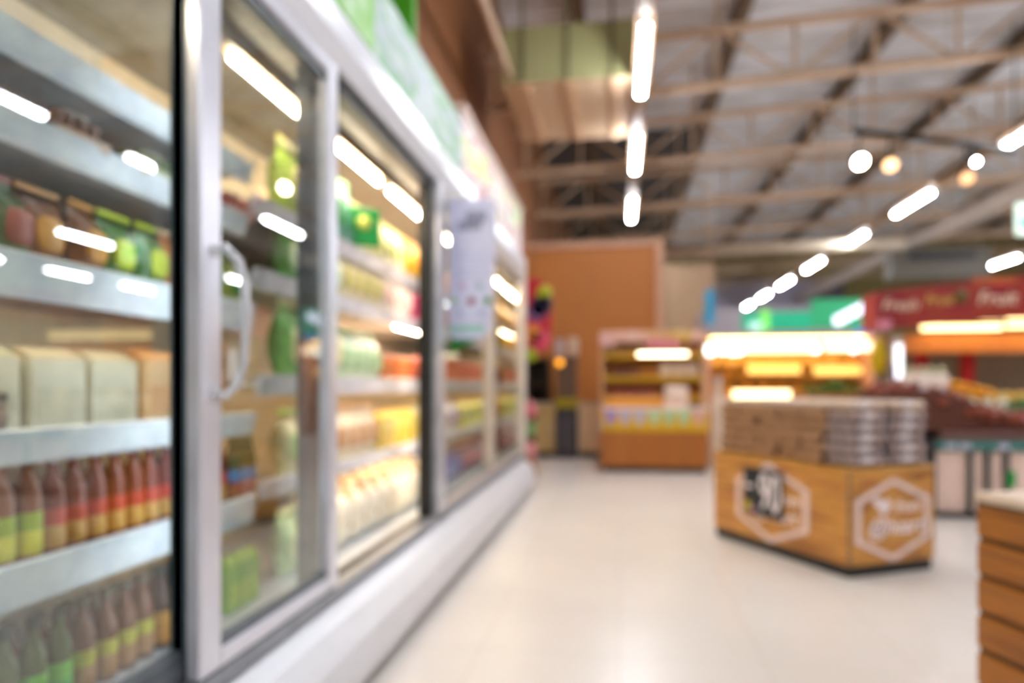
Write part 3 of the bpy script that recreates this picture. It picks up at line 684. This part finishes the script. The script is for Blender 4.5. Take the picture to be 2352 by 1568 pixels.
# lit shelf unit behind that counter
zc2 = 10.3; a2 = Q(1378, 760, zc2); b2 = Q(1618, 760, zc2); Wd = b2.x-a2.x; Y2 = Y0+1.0
su = empty('shelf_unit', (a2.x, Y2, 0)); tag(su, 'yellow lit wall shelf unit standing behind the scalloped food counter', 'shelf unit')
zz = a2.z
MB().box(0, Wd, .5, .55, 0, zz).build('back_panel', mat('dda04a', .5), su)
for x in (0, Wd-.05): MB().box(x, x+.05, 0, .5, 0, zz).build('side_panel', mat('d8a878', .5), su)
MB().box(0, Wd, -.03, .5, zz-.16, zz, b=.01).build('header', patches(['ecc89c', 'd8b040', 'e6b0a0', 'f0d8c0'], 3, .4, (1, 1, 1), 'NOISE', 'header_print'), su)
MB().box(0, .22, -.05, -.03, zz-.22, zz-.02).build('header_sign', mat('e8b8b0', .5), su)
MB().box(Wd*.45, Wd*.75, -.05, -.03, zz-.26, zz-.12).build('header_sign', mat('d0808a', .5), su)
for z, cc in ((zz-.34, 'c8980c'), (zz-.68, 'c89a10'), (zz-.98, 'd09a1c')):
    MB().box(.05, Wd-.05, .02, .5, z-.03, z).build('shelf', mat('e0b060', .5), su); MB().box(.05, Wd-.05, 0, .02, z-.06, z+.02).build('price_strip', mat(cc, .5), su)
MB().box(.1, Wd-.1, .02, .06, zz-.155, zz-.13).build('lamp', mat('ffe0a0', emit=50.0), su)  # added out of sight behind the header to brighten the shelves
zl = ZY(814, zc2)
MB().box(Wd*.36, Wd*.83, -.09, -.06, zl-.025, zl+.025, b=.008).build('lamp', mat('fff0c8', emit=5.0), su); MB().box(Wd*.36, Wd*.83, -.06, .02, zl-.03, zl+.03).build('lamp_housing', mat('d8a040', .5), su)
# goods in that unit (jars, packs)
def jar_proto(name, cc, cap, r=.05, h=.14):
    o = MB().lathe([(r*.9, 0), (r, .01), (r, h*.75), (r*.8, h*.85), (r*.8, h*.86)], 12).build(name, mat(cc, .35)); MB().lathe([(r*.85, h*.84), (r*.85, h)], 12).build('lid', mat(cap, .4), o); return o
def line_of(pr, n, x0, x1, y, z, label0, cat, group, scale=None, rz=0):
    for i in range(n):
        label = nth_label(label0, i, n)
        x = x0+(x1-x0)*(i/max(1, n-1)); loc = (x, y+random.uniform(-.02, .02), z); r = rz+random.uniform(-.1, .1)
        if i == 0 and not pr.get('label'):
            pr.location = loc; pr.rotation_euler.z = r; tag(pr, label, cat, group)
            if scale: pr.scale = scale
        else: dup(pr, loc, r, label, group, scale)
Xs = a2.x; yg = Y2+.2
def gx(f): return Xs+.12+(Wd-.24)*f
line_of(jar_proto('food_jar', 'e8c49a', 'd8b040'), 5, gx(0), gx(.42), yg, zz-.34, 'cream jar with yellow lid on the top lit shelf', 'jar', 'cream jars on the top lit shelf')
line_of(carton_proto('food_box', 'e0906a', 'f0c8a8', .11, .11, .12), 6, gx(.5), gx(1), yg, zz-.34, 'salmon box on the top lit shelf right of the jars', 'box', 'salmon boxes on the top lit shelf', rz=-PI/2)
line_of(jar_proto('food_jar', '7a4450', 'c88a3c'), 4, gx(.08), gx(.32), yg, zz-.68, 'plum coloured jar on the middle lit shelf', 'jar', 'plum jars on the middle lit shelf')
line_of(carton_proto('food_box', 'c8883c', 'a8641c', .12, .11, .14), 3, gx(.4), gx(.56), yg, zz-.68, 'brown box in the middle of the middle lit shelf', 'box', 'brown boxes on the middle lit shelf', rz=-PI/2)
line_of(carton_proto('food_box', 'ecd6c0', 'f0e0d0', .17, .12, .2), 3, gx(.66), gx(.96), yg, zz-.68, 'large pale cream box at right of the middle lit shelf', 'box', 'cream boxes on the middle lit shelf', rz=-PI/2)
line_of(jar_proto('food_jar', 'd0807a', 'c05040'), 5, gx(.05), gx(.5), yg, zz-.98, 'pink jar with red lid on the lowest lit shelf', 'jar', 'pink jars on the lowest lit shelf')
line_of(carton_proto('food_box', 'b8502c', 'c89010', .14, .11, .12), 3, gx(.75), gx(.98), yg, zz-.98, 'rust red box at right of the lowest lit shelf', 'box', 'red boxes on the lowest lit shelf', rz=-PI/2)
# things on counter top
line_of(carton_proto('food_box', 'e0b030', 'e88a20', .18, .12, .1), 5, a.x+.15, a.x+.75, Y0+.35, zt+.011, 'amber tray box standing on the scalloped counter', 'box', 'amber boxes on the food counter', rz=-PI/2)
line_of(carton_proto('food_box', 'f0dccc', 'e8c8b4', .3, .2, .26), 1, a.x+1.0, a.x+1.0, Y0+.35, zt+.011, 'big pale carton on the scalloped counter at right', 'box', None, rz=-PI/2)

# ------------------------------------------------------------------ things left of the counter, before the orange wall
def pbox(px0, px1, py0, py1, zc, name, m, depth=.5, b=.01):
    p0 = Q(px0, py1, zc); p1 = Q(px1, py0, zc); y = (p0.y+p1.y)/2
    return MB().box(p0.x, p1.x, y, y+depth, max(0, p0.z), p1.z, b=b), p0, p1, y
def cabinet(px0, px1, py0, zc, label, col, base):
    p0 = Q(px0, HY, zc); p1 = Q(px1, HY, zc); y = (p0.y+p1.y)/2; w_ = p1.x-p0.x; h = ZY(py0, zc)
    t = empty('cabinet', (p0.x, y, 0)); tag(t, label, 'cabinet')
    MB().box(0, w_, 0, .55, .1, h-.03, b=.008).build('body', mat(col, .45, var=.04), t); MB().box(.02, w_-.02, -.012, 0, .13, h-.06, b=.004).build('door', mat(col, .4, var=.03), t)
    MB().box(-.01, w_+.01, -.02, .57, h-.03, h, b=.005).build('top', mat('b8a890', .4), t)
    MB().box(.02, w_-.02, .04, .5, 0, .1).build('plinth', mat(base, .6), t)
    MB().box(w_*.8, w_*.84, -.03, -.012, h*.45, h*.6).build('handle', ALU, t)
    return t
cabinet(1228, 1276, 925, 11.2, 'olive beige cabinet left of the dark machine before the orange wall', 'c0a068', '3a3424')
cabinet(1327, 1379, 925, 11.2, 'cream cabinet between the dark machine and the food counter', 'dcb890', '3a3424')
p0 = Q(1276, HY, 11.1); p1 = Q(1326, HY, 11.1); y = (p0.y+p1.y)/2; w_ = p1.x-p0.x
t = empty('drinks_machine', (p0.x, y, 0)); tag(t, 'tall dark machine with yellow band and orange lamp before the orange wall', 'machine')
MB().box(0, w_, 0, .5, 0, .8, b=.01).build('lower_body', mat('39353a', .4), t); MB().box(.04, w_-.04, -.01, 0, .12, .66).build('front_panel', mat('4c464c', .35), t)
MB().box(0, w_, 0, .5, .8, .96, b=.01).build('yellow_band', mat('a8920a', .4), t)
MB().box(.02, w_-.02, .05, .5, .96, 1.6, b=.01).build('upper_body', mat('6d5340', .4), t); MB().box(-.0, .12, .0, .3, 1.63, 1.9, b=.01).build('hopper', mat('c4b6b8', .3), t); MB().box(w_-.14, w_, .0, .3, 1.63, 1.93, b=.01).build('hopper', mat('d6bca4', .3), t)
MB().box(0, w_, .05, .5, 1.6, 1.63).build('tray', mat('8a6a50', .4), t)
MB().lathe([(.055, 0), (.05, .03), (.001, .04)], 12, 0, Matrix.Translation((.06, .05, ZY(832, 11.1))) @ Matrix.Rotation(PI/2, 4, 'X')).build('lamp', mat('ffa82c', emit=1.6), t)
p0 = Q(1206, HY, 11.85); p1 = Q(1262, HY, 11.85); y = (p0.y+p1.y)/2
t = empty('dark_shelf', (p0.x, y, 0)); tag(t, 'dark brown open shelf against the orange wall beside the case end', 'shelf'); w_ = p1.x-p0.x
for x in (0, w_-.04): MB().box(x, x+.04, 0, .4, 0, 1.65).build('side_panel', mat('3c2c1c', .6), t)
MB().box(.04, w_-.04, .36, .4, 0, 1.65).build('back_panel', mat('2c2014', .6), t)
for z in (.1, .75, 1.15, 1.6): MB().box(.04, w_-.04, 0, .36, z, z+.03).build('shelf', mat('5a3c24', .5), t)
# pink and green goods stand at the foot by the case end
t = empty('flower_stand', (Q(1218, 1, 8.9).x, 8.75, 0)); tag(t, 'small stand of pink and green packets by the far end of the case', 'stand')
MB().box(-.1, .1, -.1, .1, 0, .12, b=.01).build('base', mat('a8702e', .5), t); MB().tube([(0, 0, .12), (0, 0, 1.0)], .02).build('pole', mat('a86a3a', .5), t)
for z, cc in ((.35, 'e08a90'), (.6, '7a9a5a'), (.85, 'd8707a'), (.2, 'a86a4a')): MB().blob(0, 0, z, .09, .08, .1, 0, 8, 6, .8, .1).build('packet', mat(cc, .5), t)
# red hanging sign
zc = 8.7; p0 = Q(1204, 640, zc); p1 = Q(1268, 830, zc)
t = empty('hanging_sign', (p0.x, p0.y, p1.z)); w_ = p1.x-p0.x; h = p0.z-p1.z
tag(t, 'red hanging promotional sign with purple and yellow shapes at the case end', 'sign')
MB().prism([(0, .12*h), (.25*w_, .02), (w_*.95, .2*h), (w_, .5*h), (w_*.95, h*.85), (w_*.55, h), (0, h)], 'y', 0, .03).build('board', mat('cc2638', .4, var=.1), t)
for x, z, r, cc in ((.72, .82, .1, 'b4b81c'), (.6, .66, .14, '3c3450'), (.45, .6, .12, '8a6aa0'), (.28, .33, .12, 'e88a30'), (.6, .25, .13, 'e04a64'), (.22, .08, .09, 'a4b41c'), (.8, .72, .08, '4a4058')):
    MB().lathe([(r*.9, 0), (r, .006), (r*.9, .012)], 12, 0, Matrix.Translation((w_*x, 0, h*z)) @ Matrix.Rotation(PI/2, 4, 'X')).build('printed_shape', mat(cc, .4), t)
MB().tube([(w_*.3, .015, h), (w_*.3, .015, 8.8-p1.z)], .006, 5).build('hanger', mat('8a6a50', .5), t)

# ================================================================== BAKERY KIOSK (back)
zc = 15; p0 = Q(1622, HY, zc); p1 = Q(1992, HY, zc+.3); Wk = p1.x-p0.x; Yk = p0.y+.2
bkq = empty('bakery_kiosk', (p0.x, Yk, 0)); tag(bkq, 'brightly lit yellow bakery kiosk with grey and green fascia at the back', 'kiosk')
def kz(py): return ZY(py, zc)
MB().box(0, Wk, 1.4, 1.5, 0, 2.4).build('back_panel', mat('ffcf5c', .5, var=.1, scale=3), bkq)
for x in (0, Wk-.1): MB().box(x, x+.1, 0, 1.4, 0, 2.3).build('side_post', mat('d8a88c', .5), bkq)
MB().box(0, Wk, 0, 1.5, kz(772), kz(706), b=.02).build('fascia', mat('a9a3ab', .45, var=.05), bkq)
a = Q(1634, 700, 42.8); b = Q(1905, 700, 42.8); c2_ = Q(1845, 700, 42.8)
o = MB().box(a.x, b.x, 42.6, 42.98, 3.5, ZY(652, 42.8), b=.02).build('grey_bulkhead', mat('b4b0c6', .5)); MB().box(c2_.x, b.x, 42.3, 42.6, 5.6, ZY(655, 42.8), b=.03).build('dark_unit', mat('77727e', .5), o)
tag(o, 'long grey lilac bulkhead on the back wall above the bakery kiosk', 'bulkhead')
MB().box(Wk*.22, Wk*.62, -.02, 0, kz(757), kz(716), b=.004).build('green_sign', mat('18a078', emit=.45), bkq)
MB().box(Wk*.33, Wk*.38, -.03, -.02, kz(757), kz(712)).build('sign_stripe', mat('7ad860', emit=.6), bkq)
MB().box(Wk*.26, Wk*.34, -.03, -.02, kz(758), kz(738)).build('sign_logo', mat('b0e4d4', emit=.6), bkq)
MB().box(Wk*.62, Wk*.98, -.02, 0, kz(755), kz(690), b=.004).build('green_sign', mat('2a9a68', emit=.4), bkq)
for k in range(5):
    MB().blob(Wk*(.77+.035*k), -.06, kz(738-7*k), .09, .03, .1, 0, 8, 6, .7).build('lit_letter', mat('e4e6ff', emit=1.6), bkq)
MB().box(Wk*.88, Wk*.95, -.03, -.0, kz(770), kz(755)).build('blue_dot', mat('1a86d8', emit=.5), bkq)
# lamps under the fascia
yl = mat('ffe9b0', emit=6.0)
MB().box(Wk*.08, Wk*.66, .1, .2, kz(808), kz(788), b=.01).build('lamp', mat('ffe6b4', emit=2.0), bkq)
MB().box(Wk*.71, Wk*.99, .0, .1, kz(806), kz(788), b=.01).build('lamp', mat('ffe6c0', emit=2.0), bkq)
for x, r in ((.03, .12), (.1, .09), (.16, .11), (.2, .1), (.645, .07), (.66, .05), (.86, .07)):
    MB().blob(Wk*x, -.02, kz(803), r, .06, r, 0, 10, 7).build('globe_lamp', mat('f8fff4', emit=3.0), bkq)
for x0, x1, py in ((.28, .6, 847), (.68, .96, 850), (.19, .54, 906)):
    MB().box(Wk*x0, Wk*x1, .55, .6, kz(py+9), kz(py-9), b=.01).build('shelf_lamp', mat('ffd070' if py < 900 else 'ffe8b0', emit=.9 if py < 900 else 2.5), bkq)
for py in (835, 862, 896, 925):
    MB().box(.1, Wk-.1, .62, 1.4, kz(py)-.03, kz(py)).build('shelf', mat('e0a84c', .5), bkq)
MB().box(.15, Wk-.15, .3, .4, kz(778), kz(773)).build('lamp', mat('ffdc90', emit=6.0), bkq)  # unseen tube added behind the fascia to brighten the bread shelves
MB().box(.05, Wk-.05, .3, 1.4, 0, kz(935)).build('counter_body', mat('b87838', .5), bkq)
bx = p0.x; by = Yk+.8
def bgx(f): return bx+.2+(Wk-.4)*f
loaf = MB().blob(0, 0, .055, .12, .07, .055, 0, 10, 6, .8).build('bread_loaf', mat('d8902c', .5, var=.15)); line_of(loaf, 9, bgx(0), bgx(1), by, kz(862), 'golden bread loaf on the middle bakery shelf', 'bread', 'loaves on the middle bakery shelf')
loaf = MB().blob(0, 0, .055, .13, .07, .055, 0, 10, 6, .8).build('bread_loaf', mat('e8a430', .5, var=.15)); line_of(loaf, 9, bgx(0), bgx(1), by, kz(896), 'yellow bun on the lower bakery shelf', 'bread', 'buns on the lower bakery shelf')
line_of(carton_proto('bread_box', 'f0c87a', 'e8a83c', .22, .14, .13), 8, bgx(.02), bgx(.98), by, kz(835), 'yellow cake box on the upper bakery shelf', 'box', 'cake boxes on the upper bakery shelf', rz=-PI/2)
line_of(carton_proto('bread_box', 'd89048', 'f0d8a0', .22, .14, .15), 8, bgx(0), bgx(.9), by, kz(925), 'orange brown bread box on the lowest bakery shelf', 'box', 'bread boxes on the lowest bakery shelf', rz=-PI/2)
p = Q(1630, 705, 14.6)
o = MB().box(-.09, .09, -.03, .03, -.36, .36, b=.01).build('blue_flag_sign', mat('1f9cc8', .4)); o.location = p; MB().tube([(0, 0, .36), (0, 0, 8.95-p.z)], .01, 5).build('hanger', TAN, o); tag(o, 'narrow vertical bright blue sign at the left end of the bakery', 'sign')
# white plastic things at left end of bakery
o = MB().lathe([(.14, 0), (.15, .02), (.11, .5), (.05, .62), (.05, .7)], 14).build('white_dispenser', mat('ecdccc', .35)); q = Q(1648, 925, 10.5); o.location = (q.x, q.y, 0); o.scale = (1, 1, 1.75)
MB().lathe([(.055, .7), (.055, .74)], 12).build('cap', mat('d8c8c0', .4), o); tag(o, 'tall white bottle shaped dispenser between food counter and bakery', 'dispenser')

# ------------------------------------------------------------------ leafy greens pot on the egg counter's far side
q = Q(1915, 902, 8.2)
t = empty('herb_basket', (q.x, q.y, 0)); tag(t, 'basket stand of fresh green leaves behind the egg packs', 'plant')
MB().lathe([(.2, 0), (.24, .05), (.28, q.z-.03), (.3, q.z)], 14).build('basket', mat('a8743c', .6, var=.2, scale=30), t)
mb = MB()
for k in range(60):
    a = random.uniform(0, 2*PI); r = random.uniform(0, .28); mb.blob(r*math.cos(a)*1.2, r*math.sin(a), q.z+random.uniform(0, .16)*(1-r*2), .05, .05, .018, 0, 6, 4, 1, .25)
mb.build('leaves', mat('5c7a10', .5, var=.4, scale=9), t)

# ================================================================== RED STALL (right)
zc = 9; p0 = Q(2022, HY, zc); Xr0, Yr = p0.x, p0.y+.1; Wr = 4.2
st = empty('red_stall', (Xr0, Yr, 0)); tag(st, 'red canopied stall with lettering and warm lights at right', 'stall')
def rz_(py): return ZY(py, zc)
CR = patches(['920b18', 'a01220', '8a0a1c', 'a03014', '960a22'], 1.2, .45, (1, 1, 1), 'NOISE', 'canopy_print')
pr = [(0, rz_(752)), (0, rz_(672)), (Wr, rz_(612)), (Wr, rz_(715))]
MB().prism([(0, rz_(755)), (0, rz_(668)), (.35, rz_(660)), (2.0, rz_(632)), (Wr, rz_(600)), (Wr, rz_(700)), (2.0, rz_(727))], 'y', 0, .06).build('canopy_front', CR, st)
MB().box(.0, .16, -.03, -.0, rz_(757), rz_(733)).build('corner_patch', mat('e08aa0', .45), st)
MB().box(0.05, Wr, .06, .6, rz_(745), rz_(738)).build('canopy_roof', mat('a85a20', .5), st)
MB().box(0, .05, .06, .6, rz_(755), rz_(668)).build('canopy_side', mat('c0463c', .45), st)
lw = mat('f4d0b8', .45)
text('Fresh', .2, lw, st, Matrix.Translation((.27, -.012, rz_(700))) @ Matrix.Rotation(PI/2, 4, 'X'), .2, .004)
text('Fruit', .18, mat('dcae5a', .45), st, Matrix.Translation((.74, -.012, rz_(690))) @ Matrix.Rotation(PI/2, 4, 'X'), .2, .004)
text('Fruit', .24, lw, st, Matrix.Translation((1.42, -.012, rz_(688))) @ Matrix.Rotation(PI/2, 4, 'X'), .2, .004)
MB().blob(1.0, -.02, rz_(682), .09, .02, .1, 0, 10, 6).build('leaf_emblem', mat('6a5014', .5), st)
MB().box(1.15, 1.65, -.008, 0, rz_(655), rz_(640)).build('orange_panel', mat('c05a28', .45), st)
MB().box(.6, 1.55, .1, .2, rz_(756), rz_(736), b=.01).build('lamp', mat('ffe2a0', emit=3.2), st); MB().box(1.62, 3.4, .1, .2, rz_(752), rz_(732), b=.01).build('lamp', mat('ffe2a0', emit=3.2), st)
MB().box(.35, Wr, .25, .35, rz_(808), rz_(766), b=.01).build('orange_valance', mat('f0903c', .5), st)
MB().box(.35, Wr, .35, 1.5, rz_(768), rz_(764)).build('valance_top', mat('d88a3c', .5), st)
for px in (2170, 2276): q = (px-2022)/F*zc; MB().box(q-.07, q+.07, .7, .84, 0, rz_(760)).build('post', mat('c01218', .4), st)
q = (2065-2022)/F*zc
MB().box(q-.06, q+.08, .0, .12, 0, rz_(770)).build('post', mat('b8a898', .5), st)
MB().box(q-.03, q+.05, -.03, 0, rz_(868), rz_(790), b=.01).build('lit_panel', mat('f4f8ff', emit=1.5), st); MB().box(q-.05, q-.03, -.03, 0, rz_(890), rz_(840)).build('blue_edge', mat('2a4aa8', .4), st)
MB().box(.5, Wr, 1.5, 1.6, 0, rz_(760)).build('back_panel', mat('8a7c68', .6), st)
q = Q(2018, 820, 9.2)
o = MB().blob(0, 0, 0, .1, .06, .23, 0, 10, 8, .75, .04).build('yellow_bag', mat('d8b400', .4)); o.location = q; MB().tube([(0, 0, .2), (0, 0, .62)], .01, 5).build('string', TAN, o); tag(o, 'yellow bag hanging at the left corner of the red stall', 'bag')

# produce table
zc = 6.1; p0 = Q(2148, HY, zc); Xt, Yt = p0.x, p0.y; Wt = 1.9; ztb = ZY(1012, zc)
tb = empty('produce_table', (Xt, Yt, 0)); tag(tb, 'black legged produce table with teal green rail at the right', 'table')
MB().box(0, Wt, 0, .04, ztb-.085, ztb, b=.004).build('teal_rail', mat('3f7a74', .4), tb)
for x in (.08, .2, .5, .95): MB().box(x, x+.09, -.006, 0, ztb-.07, ztb-.02).build('price_card', mat('b8b8cc', .5), tb)
MB().box(0, Wt, .04, .9, ztb-.06, ztb-.02).build('tabletop', mat('4a4440', .6), tb)
for x in (.27, .41, .56, 1.3): MB().box(x, x+.035, .0, .035, .04, ztb-.08).build('leg', mat('1c2a28', .4), tb)
MB().box(-.04, .0, -.02, .9, .04, ztb+.02).build('side_panel', mat('2c2a2a', .5), tb)
MB().box(0, Wt, .0, .05, .0, .05).build('foot_rail', BLACK, tb)
MB().box(0, Wt, .045, .85, .05, ztb-.09).build('base_cabinet', mat('f4d6c8', .5, var=.04), tb)
MB().box(.58, .64, -.01, 0, .28, .42).build('green_card', mat('1ca040', .5), tb)
# mauve crate apron at table front
o = MB().box(0, 1.3, 0, .6, 0, .1, b=.01).build('produce_crate', mat('74504a', .6)); o.location = (Xt+.08, Yt+.06, ztb-.018); tag(o, 'long mauve brown crate holding the shallots on the table', 'crate')
# heap of red brown shallots: individuals
oni = MB().lathe([(.006, 0), (.03, .01), (.045, .035), (.04, .06), (.015, .08), (.005, .1)], 10).build('shallot', mat('8c3c24', .4, var=.25, scale=20)); MB().lathe([(.006, .095), (.002, .125)], 6).build('stem', mat('a8784c', .6), oni)
first_o = True
cnt = 0
for k in range(230):
    x = random.uniform(-.35, .78); yy = random.uniform(.08, .68)
    top = .42-.42*max(0, (x+.0))**1.0 if x > 0 else .42+.1*x
    if x < .05 and yy < .3: continue
    z = ztb+.07+random.uniform(.75, 1)*max(.02, top*(1-.6*abs(yy-.42)/.35*.5))
    if cnt >= 190: break
    loc = (Xt+x, Yt+yy, z); cnt += 1
    lab, gr = 'red brown shallot in the dark heap behind the egg packs', 'shallots in the heap'
    if first_o: oni.location = loc; tag(oni, lab, 'shallot', gr); first_o = False
    else:
        q = dup(oni, loc, random.uniform(0, 6), lab, gr); q.rotation_euler = (random.uniform(-1, 1), random.uniform(-1, 1), random.uniform(0, 6)); s = random.uniform(.85, 1.25); q.scale = (s, s, s)
# heap core tray (stepped display riser)
o = MB().prism([(-.42, 0), (.85, 0), (.8, .08), (.05, .36), (-.4, .32)], 'y', .1, .72).build('display_riser', mat('5a2c1c', .7, var=.2, scale=30)); o.location = (Xt, Yt, ztb+.085)
MB().box(-.42, -.06, .12, .7, -ztb-.085, 0).build('riser_base', mat('4a3428', .6), o)
tag(o, 'sloping dark red brown riser under the shallot heap', 'riser')
# other produce behind and right
def put(o, px, py, zc, lab, cat, group=None, stand=None):
    q = Q(px, py, zc); o.location = q; tag(o, lab, cat, group); return o
bt = empty('produce_rack', (Q(2110, 1, 7.4).x, Q(2110, 1, 7.4).y, 0)); tag(bt, 'stepped rack with white and orange produce behind the teal railed table', 'rack')
MB().prism([(0, 0), (2.4, 0), (2.4, ZY(1000, 7.4)), (.0, ZY(960, 7.4))], 'y', 0, .9).build('body', mat('8a6a54', .6), bt)
MB().box(0, 2.4, .3, .9, ZY(985, 7.4), ZY(925, 7.4)).build('upper_step', mat('9a7a5c', .6), bt)
bx0, by0 = bt.location.x, bt.location.y; zst = ZY(925, 7.4)
rad = MB().lathe([(.01, 0), (.05, .03), (.06, .2), (.055, .3), (.02, .34)], 12).build('white_radish', mat('f0ddd0', .4)); MB().lathe([(.02, .33), (.04, .36), (.01, .42)], 8).build('leaf_crown', mat('c8c8a0', .5), rad)
line_of(rad, 4, bx0+.1, bx0+.42, by0+.45, zst, 'upright white radish at the left of the produce rack', 'radish', 'white radishes on the rack', scale=(1.3, 1.3, .95))
bag = pouch_proto('white_bag', 'f4e8ee', 'e0c8e8', .34, .3, .2); bag.location = (bx0+.16, by0+.12, ZY(958, 7.4)); bag.rotation_euler.z = -PI/2; tag(bag, 'plump white plastic bag in front of the radishes', 'bag')
ora = MB().blob(0, 0, .045, .05, .05, .045, 0, 10, 8).build('orange', mat('f0a010', .4)); MB().blob(0, 0, .09, .01, .01, .005, 0, 6, 4).build('stalk', mat('6a7a20', .5), ora)
firsto = True
for k in range(20):
    x = .52+(k % 5)*.085; r_ = k//5; loc = (bx0+x+random.uniform(-.01, .01), by0+.35+(r_ % 2)*.1, zst+(r_//2)*.07+max(0, .08-.08*(k % 5)/4))
    lab, gr = f"orange behind the radishes, {ORD[k % 5]} from left in the {('front lower', 'back lower', 'front upper', 'back upper')[k//5]} line", 'oranges on the rack'
    if firsto: ora.location = loc; tag(ora, lab, 'orange', gr); firsto = False
    else: dup(ora, loc, random.uniform(0, 6), lab, gr)
cab = MB().blob(0, 0, .1, .07, .07, .13, 0, 12, 8, .9, .05).build('napa_cabbage', mat('e6e0cc', .45, var=.15)); MB().blob(0, 0, .19, .05, .05, .05, 0, 8, 6, 1, .15).build('leaf_tips', mat('c4c890', .5), cab)
line_of(cab, 4, bx0+.4, bx0+.88, by0+.12, ZY(962, 7.4), 'pale napa cabbage standing below the oranges', 'cabbage', 'napa cabbages on the rack')
yf = MB().blob(0, 0, .06, .07, .07, .06, 0, 10, 8).build('yellow_melon', mat('e8b84c', .4)); MB().blob(0, 0, .12, .01, .01, .01, 0, 6, 4).build('stalk', mat('8a7a30', .5), yf)
line_of(yf, 4, bx0+.95, bx0+1.35, by0+.45, zst, 'yellow melon at the right of the rack near the frame edge', 'melon', 'yellow melons on the rack')
gb = MB().blob(0, 0, .1, .15, .14, .12, 0, 12, 8, .9, .12).build('leafy_bundle', mat('3c5a1c', .5, var=.4)); MB().lathe([(.03, 0), (.05, .04)], 8).build('stalks', mat('8aa05c', .5), gb)
gb.location = (bx0+1.02, by0+.0, ZY(962, 7.4)); tag(gb, 'dark green leafy bundle at the right edge of the picture', 'leafy vegetable')
pk = tray_proto('berry_tray', 'e0a0b0', 'c8345c', .025, .22, .16, layers=2); pk.location = (Xt+.78, Yt+.3, ztb+.155); pk.rotation_euler.z = PI/2; tag(pk, 'pink red tray at the low end of the shallot heap', 'tray')
bo = jar_proto('cream_bottle', 'd8c09a', 'd8b030', .05, .3); bo.location = (Xt+.62, Yt+.07, ztb+.0); bo.location = (Xt+1.0, Yt+.12, ztb+.085); bo.scale = (1, 1, 1.2); tag(bo, 'cream bottle with yellow cap standing on the produce table crate', 'bottle')
bpy.context.view_layer.update()

for o in C.objects:
    L_ = o.get('label')
    if L_ and not 4 <= len(L_.split()) <= 16 and o.get('category'): print('LABEL', len(L_.split()), L_)
